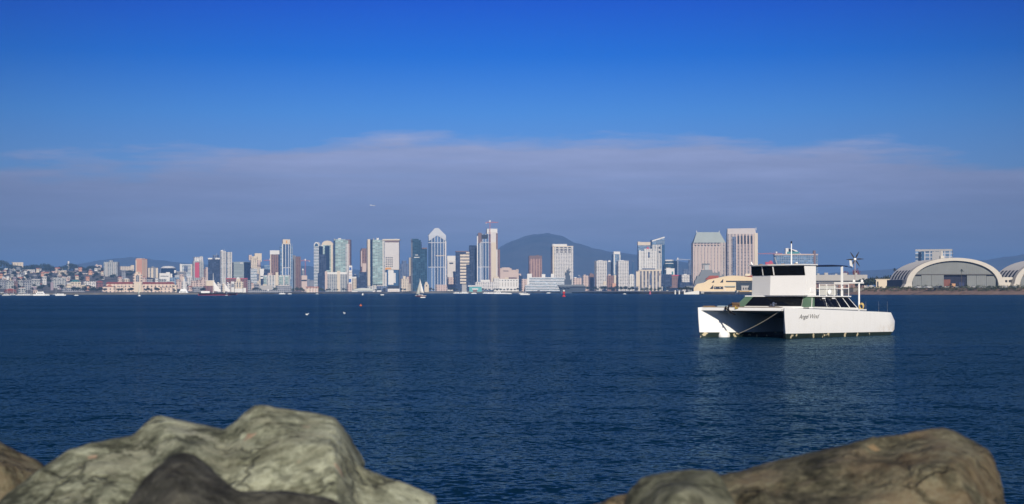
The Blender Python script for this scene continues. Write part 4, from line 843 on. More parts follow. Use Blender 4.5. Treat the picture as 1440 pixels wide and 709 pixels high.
T('white_pair_block', 'white low block of two parts left of the grand green-roofed hotel', 958.3, 973.6, 386.5, 4060, 6, .6, 'whiteg', [('right_part', 970, 975, 387, 402, 'whitep', -1.5, 8), ('roof_box', 962, 966, 385.5, 387, 'whitep', 3, 6), ('base', 956, 970, 397, 405, 'navy', -6, 7)])
T('grey_far_tower', 'hazy grey tower just left of the green-roofed hotel', 967.4, 974.8, 369, 4900, 8, .6, 'slate', [('setback', 969, 974.8, 365.6, 369.4, 'slate', 4, 10), ('low_part', 961, 968, 379, 396, 'slate', 0, 14)])
crane('pale slender crane with a long low jib left of the green-roofed hotel', 953.2, 364.5, 392, 4700, 951, 970, 'cgrey')
# the two grand stone hotels
def mansard(B):
    x = B.lx; d = B.d
    b = MB(); b.loft([[(x(975.6), .5, B.lz(341.5)), (x(1020.5), .5, B.lz(341.5)), (x(1020.5), d - .5, B.lz(341.5)), (x(975.6), d - .5, B.lz(341.5))],
                      [(x(981.3), d * .42, B.lz(326.3)), (x(1013.3), d * .42, B.lz(326.3)), (x(1013.3), d * .58, B.lz(326.3)), (x(981.3), d * .58, B.lz(326.3))]], 0, 0)
    b.build('roof', greenroof, B.o)
    for px in (981.3, 1013):
        b = MB(); b.tube((x(px), d / 2, B.lz(327)), (x(px), d / 2, B.lz(323.8)), 1.0, .5); b.build('finial', whitep, B.o)
    for k in range(8):
        px = 977 + 4.6 * k
        for py in (342, 345.2):
            b = MB(); b.box(x(px), x(px + 2.6), -.2, .4, B.lz(py + .8), B.lz(py - .7)); b.build('window', darkm, B.o)
    for k in range(9):
        px = 974.8 + 4.6 * k; b = MB(); b.box(x(px), x(px + 1.6), -.9, .1, 0, B.lz(343)); b.build('pier', pinkp, B.o)
T('green_roofed_hotel', 'grand stone hotel tower under a broad grey-green mansard roof with two finials', 974, 1022, 341.3, 4020, 8, 1, 'hyatt', [mansard, ('right_wing', 1017.2, 1022.8, 343, 390, 'creamp', 3, 22), ('base_ledge', 974.5, 1020, 346.6, 347.6, 'conc', -.4, .6)], depth=34)
def fins(B):
    x = B.lx; d = B.d
    b = MB(); b.loft([[(x(1023.4), 1, B.lz(329)), (x(1063.6), 1, B.lz(329)), (x(1063.6), d, B.lz(329)), (x(1023.4), d, B.lz(329))], [(x(1024), d * .35, B.lz(321.3)), (x(1062), d * .35, B.lz(320.8)), (x(1062), d * .8, B.lz(320.8)), (x(1024), d * .8, B.lz(321.3))]], 0, 0)
    b.build('roof', plain('ribbed_stone_roof', (.56, .50, .46), .7, .1, .1), B.o)
    for k in range(6):
        px = 1035.2 + 4.6 * k
        b = MB(); b.loft([[(x(px), -2.6, B.lz(345)), (x(px + 1.8), -2.6, B.lz(345)), (x(px + 1.8), 1, B.lz(345)), (x(px), 1, B.lz(345))], [(x(px), -.3, B.lz(329)), (x(px + 1.8), -.3, B.lz(329)), (x(px + 1.8), 1, B.lz(329)), (x(px), 1, B.lz(329))]], 0, 0); b.build('buttress', pinkp, B.o)
        b = MB(); b.box(x(px), x(px + 1.8), -2.5, .1, 0, B.lz(345)); b.build('pier', pinkp, B.o)
    for k in range(5):
        px = 1037 + 4.6 * k; b = MB(); b.box(x(px + .1), x(px + 2.7), -.25, .4, B.lz(343.3), B.lz(331.5)); b.build('window', darkm, B.o)
    b = MB(); b.box(B.w / 2 - 4.5 * B.mpp, B.w / 2 + .4, -1.6, d - 1, 0, B.lz(328)); b.build('end_wall', creamp, B.o)
    b = MB(); b.box(x(1030.3), x(1035.2), -2.6, .1, 0, B.lz(333)); b.build('dark_strip', M('slate'), B.o)  # dark colour stands for the shade in a recess
    b = MB(); b.box(x(1063), x(1063.8), 4, 5, B.lz(324), B.lz(320.2)); b.build('finial', whitep, B.o)
T('buttressed_hotel', 'grand stone hotel tower with sloped buttresses at the top and a bright right edge', 1022.4, 1065.3, 329, 4000, 6, .8, 'hyatt', [fins], depth=30)
# round convention hotel behind the boat
def roundglass():
    Y = 3900; c = at(1120, 400, Y); mpp = Y / F; zb = 3; lz = lambda py: (hor(1120) - py) * mpp + H - zb
    o = thing('rounded_glass_hotel', 'wide rounded glass building with a pale roof rim and a white crest, behind the boat', 'building', (c.x, Y, zb))
    w = 30 * mpp; pl = [(-w + 2 * w * k / 16, -16 * math.sin(math.pi * k / 16)) for k in range(17)] + [(w, 25), (-w, 25)]
    b = MB(); b.prism(pl, 0, lz(359)); b.build('wall', [M('blue'), roofm], o)
    b = MB(); b.prism([(x * 1.02, y * 1.06 - .5) for x, y in pl], lz(359), lz(357.3)); b.build('roof_rim', pinkp, o)
    x = lambda px: (px - 1120) * mpp
    b = MB(); b.loft([[(x(1105), 0, lz(357.5)), (x(1127), 0, lz(357.5)), (x(1127), 14, lz(357.5)), (x(1105), 14, lz(357.5))], [(x(1105), 0, lz(349)), (x(1109), 0, lz(349.2)), (x(1109), 14, lz(349.2)), (x(1105), 14, lz(349))]], 0, 0)
    b.loft([[(x(1109), 0, lz(357.5)), (x(1127), 0, lz(357.5)), (x(1127), 14, lz(357.5)), (x(1109), 14, lz(357.5))], [(x(1109), 0, lz(349.2)), (x(1120), 0, lz(352)), (x(1120), 14, lz(352)), (x(1109), 14, lz(349.2))]], 0, 0)
    b.build('crest', whitep, o)
    b = MB(); b.box(x(1107), x(1124), -.4, 0, lz(357.4), lz(354)); b.build('crest_glass', tealroof, o)
    b = MB(); b.box(x(1143.5), x(1146.5), -6, 4, 0, lz(352.5)); b.build('stair_core', brownp, o)
    b = MB(); b.tube((x(1092), -10, lz(372)), (x(1088.5), -10, lz(362)), 1.2); b.build('strut', conc, o)
roundglass()
crane('faint red crane low on the skyline between the buttressed hotel and the boat cabin', 1092, 356, 376, 4300, 1066, 1100, 'red')
T('red_roof_stack', 'small red block on the skyline left of the boat cabin roof', 1076, 1087, 368.5, 4200, 6, .6, 'redp', [('roof_box', 1082, 1086, 366.8, 368.8, 'redp', 2, 6)])

# hazier low blocks standing farther back, in the gaps between the towers
BK = [(283, 296, 383, 'slate', 'red-striped tower and the dark blue tower'), (326, 331, 386, 'greyd', 'pale twin tower and the grey-green office'), (352, 358, 390, 'slate', 'grey-green office and the stepped cream tower'), (379, 384, 383, 'slate', 'stepped cream tower and the brown bank tower'), (408, 416, 378, 'slate', 'capped glass tower and the brown slab tower'), (423, 433, 392, 'slate', 'brown slab tower and the small pink rounded block'), (432, 443, 394, 'greyd', 'small pink rounded block and the arched towers'),
 (494, 508, 392, 'slate', 'blue-checked tower and the brown ribbed tower'), (497, 503, 386.5, 'navy', 'small beige bank and the dark navy midrise'), (560, 567, 380, 'slate', 'windowless slab and the cream low block'), (626, 634, 386, 'slate', 'pointed tower and the pale flat slab'), (640, 648, 383, 'greyd', 'pale flat slab and the cream banded tower'), (702, 708, 386, 'slate', 'unfinished tower and the pink stone hall'), (731, 744, 391, 'slate', 'pink stone hall and the brown square tower'), (761, 776, 393, 'slate', 'brown square tower and the white gridded hotel'),
 (804, 820, 394, 'greyd', 'white gridded hotel and the salmon midrise'), (812, 820, 388, 'slate', 'aircraft carrier mast and the salmon midrise'), (884, 899, 392, 'slate', 'grid condo towers and the broad cream hotel'), (920, 938, 385, 'slate', 'slanted tower and the turquoise midrise'), (948, 962, 388, 'slate', 'turquoise midrise and the white low pair'), (1064, 1076, 381, 'greyd', 'buttressed hotel and the boat cabin')]
for a_, c_, t_, k_, n_ in BK:
    T('midrise_block', 'hazy far block between the ' + n_, a_, c_, t_, 5350 + 37 * (a_ % 7), 7, .8, k_, [('roof_box', a_ + 1.5, a_ + 3.5, t_ - 1, t_ + .3, 'conc', 3, 8)])
# ------------------------------------------------------------------ right: air station peninsula
def terminal():
    Y = 1950; c = at(1018, 400, Y); mpp = Y / F; zb = 2.6
    lx = lambda px: (px - 1018) * mpp; lz = lambda py: (hor(1018) - py) * mpp + H - zb
    o = thing('ferry_terminal', 'low cream terminal building with a curved roof, red tile ridges and dark triangular windows', 'building', (c.x, Y, zb))
    top = [(975.5, 405), (980, 399.5), (990, 397.5), (996, 393.5), (1010, 390.8), (1020, 388.6), (1032, 387.6), (1045, 388.6), (1060, 390.5), (1078, 391)]
    b = MB(); fr = [(lx(px), 0, lz(py)) for px, py in top]
    bk = [(x, 18, zz) for x, _, zz in fr]; bot = [(x, 0, 0) for x, _, _ in fr]; bb = [(x, 18, 0) for x, _, _ in fr]
    for k in range(len(fr) - 1):
        b.face([bot[k], bot[k + 1], fr[k + 1], fr[k]], 0); b.face([fr[k], fr[k + 1], bk[k + 1], bk[k]], 1); b.face([bb[k + 1], bb[k], bk[k], bk[k + 1]], 0)
    b.face([bot[0], fr[0], bk[0], bb[0]]); b.face([bot[-1], bb[-1], bk[-1], fr[-1]])
    b.build('wall', [plain('terminal_cream', (.72, .58, .38), .85, .06, .1), wroof], o)
    for a, cc, t, u in ((993, 1013, 387.6, 391.8), (1044, 1062, 387.2, 391)):
        b = MB(); x0, x1, z0, z1 = lx(a), lx(cc), lz(u), lz(t); b.prism([(x0, 5), (x1, 5), (x1, 16), (x0, 16)], z0 - 1, z1, 0, 0, [(x0 + 5, 9), (x1 - 1, 9), (x1 - 1, 12), (x0 + 5, 12)]); b.build('roof', redroof, o)
    b = MB(); b.box(lx(1049), lx(1056), 6, 10, lz(388), lz(384.8)); b.build('chimney', creamp, o)
    for a, cc, t, u in ((1000.5, 1004.3, 393.8, 397.5), (1012.5, 1017, 392.3, 397.5), (998, 1003, 400.5, 406.5)):
        b = MB(); f = -.15; q = [(lx(a), f, lz(u)), (lx(cc), f, lz(u)), (lx(cc), f, lz(t))]; r = [(x, .1, zz) for x, _, zz in q]
        b.face(q); b.face(r[::-1]); 
        for k in range(3): b.face([q[k], r[k], r[(k + 1) % 3], q[(k + 1) % 3]])
        b.build('window', darkm, o)
    for nm, a, cc, t, u, mk in (('window_strip', 1021, 1060, 395, 396.8, darkm), ('loading_bay', 1035, 1078, 397, 408.5, plain('bay_shade', (.03, .04, .05), .7, .3, .2)), ('window', 1004, 1017, 403, 406.7, darkm), ('canopy', 1019, 1034, 402, 403.2, greenroof)):
        b = MB(); b.box(lx(a), lx(cc), -.25 if nm != 'canopy' else -2.5, .1, lz(u), lz(t)); b.build(nm, mk, o)
    for px in (1005.5, 1012.5):
        b = MB(); b.ball((lx(px), -.6, lz(404.8)), .6); b.build('lamp', whitep, o)
    b = MB(); b.box(lx(1017.5), lx(1020.5), -.5, .1, 0, lz(402)); b.build('pillar', creamp, o)
    b = MB(); b.box(lx(983), lx(1036), -20, -1, -1.8, lz(409.6)); b.build('quay', conc, o)
    b = MB(); b.box(lx(1004), lx(1034), -20.2, -19.8, -1.6, lz(412.2)); b.build('fender', plain('fender_brown', (.1, .06, .05), .8), o)
terminal()
def shed(): 
    Y = 1860; c = at(1047.5, 400, Y); mpp = Y / F; lx = lambda px: (px - 1047.5) * mpp; lz = lambda py: (hor(1047) - py) * mpp + H
    o = thing('work_barge', 'boxy orange-brown work barge with a pale deckhouse by the terminal', 'barge', (c.x, Y, 0))
    b = MB(); b.box(lx(1040), lx(1054), 0, 9, -.4, lz(409)); b.build('hull', plain('barge_ochre', (.5, .33, .14), .8, .2, .3), o)
    b = MB(); b.box(lx(1043), lx(1053), 2, 7, lz(409), lz(402.5)); b.build('deckhouse', conc, o)
    for px in (1045, 1048.5, 1051.5):
        b = MB(); b.box(lx(px), lx(px + 1.6), 1.8, 2.1, lz(407.5), lz(404.5)); b.build('window', darkm, o)
    b = MB(); b.box(lx(1042.5), lx(1053.5), 1.5, 7.5, lz(402.5), lz(402)); b.build('roof', wroof, o)
shed()
def tug():
    Y = 1820; c = at(1035.5, 400, Y); mpp = Y / F
    o = thing('tugboat', 'small dark tugboat with a stubby white funnel between the quay and the barge', 'boat', (c.x, Y, 0))
    b = MB(); b.prism([(-2, 0), (1.6, 0), (2.4, 2), (1.6, 4), (-2, 4)], -.4, 1.6); b.build('hull', plain('tug_navy', (.01, .015, .04), .5), o)
    b = MB(); b.box(-1.2, .6, .8, 3.2, 1.6, 4); b.build('wheelhouse', navyg, o)
    b = MB(); b.tube((.9, 2, 1.6), (.9, 2, 3.6), .3); b.build('funnel', whitep, o)
tug()
def warship():
    Y = 2120; c = at(990, 400, Y); mpp = Y / F; lx = lambda px: (px - 990) * mpp; lz = lambda py: (hor(990) - py) * mpp + H
    o = thing('warship', 'grey navy ship with a tall boxy mast tower behind the cream terminal', 'ship', (c.x, Y, 0))
    b = MB(); b.loft([[(lx(968), 0, -.5), (lx(1062), 0, -.5), (lx(1062), 14, -.5), (lx(968), 14, -.5)], [(lx(965), -1, lz(402)), (lx(1064), -1, lz(402)), (lx(1064), 15, lz(402)), (lx(965), 15, lz(402))]]); b.build('hull', shipgrey, o)
    for a, cc, t, u, dy in ((976, 1024, 394, 402, 1), (979, 1018, 388, 394, 2), (984, 1012, 383.5, 388, 3), (986, 1003, 379.5, 383.5, 4)):
        b = MB(); x0, x1 = lx(a), lx(cc); b.prism([(x0, dy), (x1, dy), (x1, 14 - dy), (x0, 14 - dy)], lz(u), lz(t), 0, 0, [(x0 + 1.5, dy + .5), (x1 - .8, dy + .5), (x1 - .8, 13.5 - dy), (x0 + 1.5, 13.5 - dy)]); b.build('superstructure', shipgrey, o)
    b = MB(); b.prism([(lx(991.5), 5), (lx(997.5), 5), (lx(997.5), 9), (lx(991.5), 9)], lz(379.5), lz(372.5), 0, 0); b.build('mast_tower', plain('mast_pale', (.4, .41, .42), .6), o)
    b = MB(); b.box(lx(988.5), lx(999), 4.5, 9.5, lz(372.6), lz(370.6)); b.box(lx(988.8), lx(990), 5, 9, lz(378), lz(372.6)); b.build('radar', shipgrey, o)
    for px, t in ((1006, 383), (1012, 382), (1018, 386)):
        b = MB(); b.box(lx(px - 1.2), lx(px + 1.2), 6, 8, lz(388.2), lz(t)); b.build('gun_mount', shipgrey, o)
    for px in (973, 981, 1015):
        b = MB(); b.tube((lx(px), 7, lz(396)), (lx(px + 2), 7, lz(386)), .35); b.build('boom', shipgrey, o)
warship()
def white_barge():
    Y = 1930; c = at(971, 400, Y); mpp = Y / F
    o = thing('landing_pontoon', 'long white pontoon sloping down to the water at the tip of the quay', 'pontoon', (c.x, Y - 14, 0))
    b = MB(); b.loft([[(-8.5, 0, -.3), (8, 0, 0), (8, 4, 0), (-8.5, 4, -.3)], [(-8.5, 0, 1.7), (8, 0, 4.1), (8, 4, 4.1), (-8.5, 4, 1.7)]]); b.build('deck', whitep, o)
    b = MB(); b.box(-8.6, -8.4, .3, 3.7, .2, 1.2); b.build('fender', darkm, o)
white_barge()
for k, px in enumerate((947.8, 953.4, 960.8)):
    c = at(px, 400, 1990)
    b = MB(); b.tube((0, 0, -1), (0, 0, 3.6 - .3 * k), .85, .85, 10); b.lathe([(.85, 0), (.3, .5)], (0, 0, 3.6 - .3 * k), 10)
    o = b.build('mooring_pile', whitep); o.location = (c.x, 1975, .5)
    tag(o, ['tallest pale mooring pile, farthest from the white pontoon', 'pale mooring pile in the middle of the three', 'shortest pale mooring pile, nearest the white pontoon'][k], 'pile', 'pale mooring piles beside the quay')
# aircraft carrier behind the red buoy
def carrier():
    Y = 3420; c = at(803, 400, Y); mpp = Y / F; lx = lambda px: (px - 803) * mpp; lz = lambda py: (hor(803) - py) * mpp + H
    o = thing('aircraft_carrier', 'dark grey aircraft carrier with a tall island and mast in front of the white hotel', 'ship', (c.x, Y, 0))
    cg = plain('carrier_grey', (.07, .09, .12), .7, .15, .08)
    b = MB(); b.loft([[(lx(789), 0, -.4), (lx(822), 0, -.4), (lx(822), 30, -.4), (lx(789), 30, -.4)], [(lx(786), -3, lz(403)), (lx(824), -3, lz(403)), (lx(824), 34, lz(403)), (lx(786), 34, lz(403))]]); b.build('hull', cg, o)
    b = MB(); b.loft([[(lx(785), -7, lz(403)), (lx(823.5), -7, lz(403)), (lx(823.5), 60, lz(403)), (lx(785), 60, lz(403))], [(lx(785), -7, lz(400.6)), (lx(820), -7, lz(400.2)), (lx(820), 60, lz(400.2)), (lx(785), 60, lz(400.6))]]); b.build('flight_deck', shipgrey, o)
    for a, cc, t, u, nm in ((794, 804, 393, 400.4, 'island'), (795.5, 802, 387.5, 393, 'bridge'), (794.3, 800.8, 383, 387.5, 'funnel'), (797, 799.5, 380, 383, 'mast_base')):
        b = MB(); b.box(lx(a), lx(cc), 2, 14, lz(u), lz(t), 0, 0); b.build(nm, cg, o)
    b = MB(); b.tube((lx(799.8), 8, lz(383)), (lx(799.8), 8, lz(375)), .7, .35); b.tube((lx(797.5), 8, lz(379)), (lx(802), 8, lz(379)), .4); b.build('mast', cg, o)
    b = MB(); b.ball((lx(801.5), 8, lz(382)), 2); b.build('radar_dome', shipgrey, o)
    for k in range(3):
        b = MB(); b.box(lx(788 + k * 5), lx(791 + k * 5), -8, -4, lz(405), lz(403.2), 0, 0); b.build('sponson', cg, o)
carrier()
# hangars
hang_c = plain('hangar_concrete', (.56, .52, .45), .85, .14, .12)
door_m, nt, p = new_mat('hangar_door_grey')
tc = N(nt, 'ShaderNodeTexCoord'); sx = N(nt, 'ShaderNodeSeparateXYZ'); L(nt, tc.outputs['Object'], sx.inputs[0])
fr = math_n(nt, 'FRACT', math_n(nt, 'MULTIPLY', sx.outputs[0], .55)); ln = math_n(nt, 'LESS_THAN', fr, .12)
nz = noise_n(nt, tc.outputs['Object'], .12, 5)
L(nt, mixc(nt, math_n(nt, 'MULTIPLY', ln, .35), mixc(nt, nz, (.14, .15, .145), (.22, .23, .22)), (.08, .085, .085)), p.inputs['Base Color']); p.inputs['Roughness'].default_value = .6
def hangar(px0, label):
    Y = 1540; mpp = Y / F; c = at(px0, 400, Y); zb = 5.5
    rz = math.radians(20) - math.atan2(c.x, Y)
    o = thing('seaplane_hangar', label, 'hangar', (c.x, Y, zb), rz, 'arched concrete seaplane hangars')
    R, Hh, D = 44.0, 26.3, 50
    def arc(r, h, n=28, x0=1.0): return [(r * math.cos(math.pi * (1 - k / n)), h * math.sin(math.pi * (1 - k / n)) ** .80) for k in range(n + 1)]
    ou, inn = arc(R, Hh), arc(R - 5.0, Hh - 2.6)
    b = MB()                                  # front arch rib
    f, bk = -1.5, 5
    for k in range(28):
        b.face([(inn[k][0], f, inn[k][1]), (inn[k + 1][0], f, inn[k + 1][1]), (ou[k + 1][0], f, ou[k + 1][1]), (ou[k][0], f, ou[k][1])][::-1])
        b.face([(ou[k][0], f, ou[k][1]), (ou[k + 1][0], f, ou[k + 1][1]), (ou[k + 1][0], bk, ou[k + 1][1]), (ou[k][0], bk, ou[k][1])])
        b.face([(inn[k][0], bk, inn[k][1]), (inn[k + 1][0], bk, inn[k + 1][1]), (inn[k + 1][0], f, inn[k + 1][1]), (inn[k][0], f, inn[k][1])])
    b.build('front_arch', hang_c, o, smooth=False)
    va = arc(R - 1.2, Hh - .7)
    b = MB()
    for k in range(28):
        b.face([(va[k][0], 5, va[k][1]), (va[k + 1][0], 5, va[k + 1][1]), (va[k + 1][0], D, va[k + 1][1]), (va[k][0], D, va[k][1])])
    b.face([(x, D, zz) for x, zz in va]); b.build('vault', plain('vault_sunlit', (.74, .70, .62), .8, .1, .1), o)  # paler than the arch: sunlight on the vault put into its colour
    # skylight slits low on the flanks, between ribs
    for sgn in (-1, 1):
        for j in range(5):
            y0 = 8 + j * 8.2; q = []
            for k in (2, 3, 4, 5):
                x, zz = va[k]; q.append((x, zz))
            b = MB()
            for (xa, za), (xb, zb2) in zip(q, q[1:]):
                o_ = .12
                b.face([(sgn * (xa - o_) * -1 if sgn > 0 else xa - o_, y0, za + o_), (sgn * (xb - o_) * -1 if sgn > 0 else xb - o_, y0, zb2 + o_), (sgn * (xb - o_) * -1 if sgn > 0 else xb - o_, y0 + 4.1, zb2 + o_), (sgn * (xa - o_) * -1 if sgn > 0 else xa - o_, y0 + 4.1, za + o_)])
            b.build('skylight', darkm, o)
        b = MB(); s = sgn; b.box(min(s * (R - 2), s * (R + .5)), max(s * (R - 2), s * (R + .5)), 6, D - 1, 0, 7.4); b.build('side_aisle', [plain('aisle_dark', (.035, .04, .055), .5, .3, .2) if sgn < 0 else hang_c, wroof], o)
        if sgn > 0:
            for y0 in (10, 14):
                b = MB(); b.box(R + .45, R + .62, y0, y0 + 2.4, 3.5, 5.5); b.build('window', darkm, o)
    # foot of the arch
    for s in (-1, 1):
        b = MB(); x0, x1 = sorted((s * (R - 5.5), s * (R + 3))); b.loft([[(x0, -2.2, 0), (x1, -2.2, 0), (x1, 6, 0), (x0, 6, 0)], [(s * (R - 4.5) if s < 0 else x0 + 1, -1.8, 4), (s * (R - 5.3) + 4 if s < 0 else x0 + 5, -1.8, 4), (s * (R - 5.3) + 4 if s < 0 else x0 + 5, 6, 4), (s * (R - 4.5) if s < 0 else x0 + 1, 6, 4)]], 0, 0) if s > 0 else b.loft([[(x0, -2.2, 0), (x1, -2.2, 0), (x1, 6, 0), (x0, 6, 0)], [(x0 + 3, -1.8, 4), (x1 - .2, -1.8, 4), (x1 - .2, 6, 4), (x0 + 3, 6, 4)]], 0, 0)
        b.build('arch_foot', hang_c, o)
    # gable infill over the doors and the sliding door leaves
    lint = 11.8
    b = MB(); poly = [(x * .995, zz) for x, zz in inn if zz > lint]
    xl = poly[0][0] - 1.5
    pts = [(xl, lint)] + poly + [(-xl, lint)]
    b.face([(x, 1.5, zz) for x, zz in pts][::-1]); b.build('gable_infill', door_m, o)
    b = MB(); b.box(-R + 6.2, R - 6.2, .6, 1.4, lint - .4, lint + .4); b.build('door_rail', plain('rail_dark', (.08, .075, .07), .6), o)
    edges = [-37.5, -29.5, -20.5, -9.3, 11.5, 20, 29, 37.5]
    for a, c_ in zip(edges, edges[1:]):
        if a == -9.3: continue
        b = MB(); zt2 = lint - .5 if abs(a) < 35 and abs(c_) < 35 else 10.4
        b.box(a + .12, c_ - .12, .8 if a < 0 else 1.6, 1.4 if a < 0 else 2.2, 0, zt2); b.build('door', door_m, o)
    b = MB(); b.box(-9.3, 11.5, 3.6, 3.9, 0, lint - .5); b.build('doorway_dark', plain('hangar_inside', (.02, .022, .04), .8, .3, .3), o)
    for a, w_, h_, mk in ((-8.8, 6, 7.5, plain('stored_red', (.18, .07, .05), .7, .4, .5)), (-2.3, 4, 4, plain('stored_orange', (.5, .28, .14), .7, .3, .5)), (4.5, 5, 5, plain('stored_blue', (.03, .04, .1), .7, .3, .5))):
        b = MB(); b.box(a, a + w_, 2.6, 3.4, 0, h_); b.build('stored_gear', mk, o)
    return o
hg = hangar(1342.5, 'arched concrete seaplane hangar with grey doors standing half open, whole in view')
h2 = dup(hg, None, None, 'arched concrete seaplane hangar cut off by the picture edge', 'arched concrete seaplane hangars')
rzv = Vector((math.cos(hg.rotation_euler.z), math.sin(hg.rotation_euler.z), 0)); h2.location = hg.location + rzv * 97
b = MB(); b.box(0, 9, 0, 6, 0, 9.5); lk = b.build('link_wall', [hang_c, wroof], hg); lk.location = (45.5, 6, 0)
for x in (2.2, 5.4):
    b = MB(); b.box(x, x + 2, -.1, .2, 5, 7); wq = b.build('window', darkm, hg); wq.location = (45.5, 6, 0)
# vent house on the first hangar's ridge
b = MB(); b.box(-1.6, 1.6, 0, 3, 0, 3.2); b.tube((0, 1.5, 3.2), (0, 1.5, 7.5), .9, .7); vh = b.build('roof_vent', hang_c, hg); vh.location = (-4.5, 18, 25.2)
T('glass_hotel', 'pale glass grid hotel slab rising behind the whole arched hangar', 1288, 1339.5, 352.3, 2900, -8, 1.5, 'hilt', [('top_band', 1288, 1338.3, 350.6, 353.3, 'conc', -.6, 4), ('dark_bay', 1296.5, 1300, 353.5, 372, 'blueg', -.5, 1), ('blank_bay', 1311, 1326, 354, 372, 'conc', -.5, 1), ('dark_bay', 1292, 1296, 354, 372, 'navyg', -.4, .8)])
T('guard_house', 'small sandy-beige box building on the shore left of the hangar', 1231.5, 1251.5, 393.2, 1650, 4, .8, 'creamp', [('door', 1233.5, 1235.5, 396, 404, 'dark', -.1, .2), ('roof', 1231, 1252, 392.5, 393.3, 'creamp', -.4, 9), ('step_wall', 1247, 1254, 401, 406, 'conc', -2, 2)])
def longwall():
    ex = []
    for k, (a, c_, t) in enumerate(((1150, 1153, 384.5), (1160, 1165, 383.5), (1175, 1178, 385), (1184, 1192, 384), (1203, 1206, 383.8))): ex.append(('roof_plant', a, c_, t, 387, 'conc', 3 + k, 5))
    ex += [('dark_band', 1134, 1218, 394.8, 396.5, 'dark', -.2, .4), ('lower_wall', 1136, 1214, 398, 407, 'brown', -6, 6)]
    T('long_depot', 'long low concrete depot with rooftop boxes seen through the boat railing', 1134, 1219, 386.6, 1900, 4, .6, 'conc', ex)
longwall()
# ------------------------------------------------------------------ vegetation
def leaf_mat(name, a, b_):
    m, nt, p = new_mat(name); g = N(nt, 'ShaderNodeNewGeometry')
    L(nt, mixc(nt, g.outputs['Random Per Island'], a, b_), p.inputs['Base Color']); p.inputs['Roughness'].default_value = .8; p.inputs['Specular IOR Level'].default_value = .2
    return m
leafd = leaf_mat('dark_foliage', (.018, .028, .014), (.05, .062, .03)); leafm = leaf_mat('mid_foliage', (.03, .05, .02), (.08, .10, .04)); leafs = leaf_mat('shore_shrub_leaf', (.03, .045, .015), (.10, .105, .045))
palml = leaf_mat('palm_frond', (.02, .03, .012), (.07, .08, .03)); bark = plain('bark', (.10, .075, .055), .9, .3, 2)
def tree_proto(name, label, h, r, leaf, n, seed, group):
    random.seed(seed); o = thing(name, label, 'tree', (0, 0, 0), 0, group)
    b = MB(); b.tube((0, 0, -.5), (.1, 0, h * .5), h * .035, h * .022)
    for k in range(5):
        a = k * 1.3; b.tube((.1, 0, h * (.3 + .04 * k)), (r * .6 * math.cos(a), r * .6 * math.sin(a), h * (.6 + .05 * k)), h * .014, h * .006, 5)
    b.build('trunk', bark, o)
    b = MB()
    for k in range(9):
        a = k * 2.4; rr = r * .55 * (k / 9) ** .5
        b.leaves((rr * math.cos(a), rr * math.sin(a), h * (.62 + .25 * random.random() - .2 * (k / 9))), r * .55, r * .55, h * .19, n // 9, r * .16, 0, .3)
    b.build('crown', leaf, o, weld=False); return o
def palm_proto(label, h, group):
    o = thing('palm_tree', label, 'tree', (0, 0, 0), 0, group)
    b = MB(); b.path([(0, 0, -.5), (.15, 0, h * .4), (.05, 0, h * .75), (0, 0, h)], .22); b.build('trunk', bark, o)
    b = MB(); random.seed(3)
    for k in range(34):
        a = random.uniform(0, 6.28); e = random.uniform(-.9, 1.2); L0 = random.uniform(1.9, 2.7)
        P = [Vector((math.cos(a) * L0 * t * math.cos(e), math.sin(a) * L0 * t * math.cos(e), h + L0 * t * math.sin(e) - .9 * t * t * L0 * .5)) for t in (0, .4, .75, 1)]
        sd = Vector((-math.sin(a), math.cos(a), 0))
        for i, (q0, q1) in enumerate(zip(P, P[1:])):
            w0, w1 = (.16, .34, .26, .03)[i:i + 2]; b.face([q0 - sd * w0, q0 + sd * w0, q1 + sd * w1, q1 - sd * w1])
    b.build('crown', palml, o, weld=False); return o
def put(proto, px, Y, used, label=None, group=None, sc=1, zoff=0, inv=[0]):
    X = (px - 720) / F * Y; zz = terrain(X, Y) + zoff
    if not used.get(proto.name): used[proto.name] = True; o = proto; o.location = (X, Y, zz); o.scale = (sc,) * 3; o.rotation_euler.z = px
    else: o = dup(proto, (X, Y, zz), px * 7.3, None, None, sc)
    if label: o['label'] = label
    if group: o['group'] = group
    return o
used = {}
tA = tree_proto('broadleaf_tree', 'dark round tree on the downtown waterfront', 11, 5.5, leafd, 270, 1, 'dark round trees along the downtown waterfront')
tB = tree_proto('broadleaf_tree', 'greener bushy tree on the downtown waterfront', 9, 5, leafm, 270, 2, 'greener bushy trees along the downtown waterfront')
tP = palm_proto('slim palm along the civic waterfront', 13, 'palms along the civic waterfront')
rng = random.Random(11)
# before the civic building and its neighbours
for px in (147.5, 166, 171, 182, 185, 205.5, 209, 212.5, 219, 222, 246, 252, 258, 284, 286.5): put(tA, px + rng.uniform(-.6, .6), 3360, used, sc=rng.uniform(.6, 1.05))
for px in (161, 168.5, 174, 202, 207, 226, 243, 249): put(tP, px, 3350, used, sc=rng.uniform(.7, 1))
for px in (104, 110, 118, 127, 131, 136, 141): put(tA, px, 3300, used, sc=rng.uniform(.8, 1.25))
for px in (366, 386.5, 412, 418, 424, 427, 438, 449, 453): put(tB, px, 3560, used, sc=rng.uniform(.7, 1.2))
for px in (459, 464, 470, 475, 482, 487, 498, 528, 533, 541, 565, 570, 582, 587, 606, 610, 633, 638, 643): put(tA, px + rng.uniform(-.8, .8), 3990, used, sc=rng.uniform(.5, .95))
for px in (679, 683, 688, 694, 699, 704, 709, 714, 719, 724, 728, 732): put(tA, px, 3960, used, sc=rng.uniform(.5, .8))
for px in (826, 832, 836, 841, 846, 852, 857, 863, 868, 874, 880, 885, 890, 896): put(tA, px + rng.uniform(-1, 1), 3780 - (px - 826) * 8, used, sc=rng.uniform(.6, 1.2))
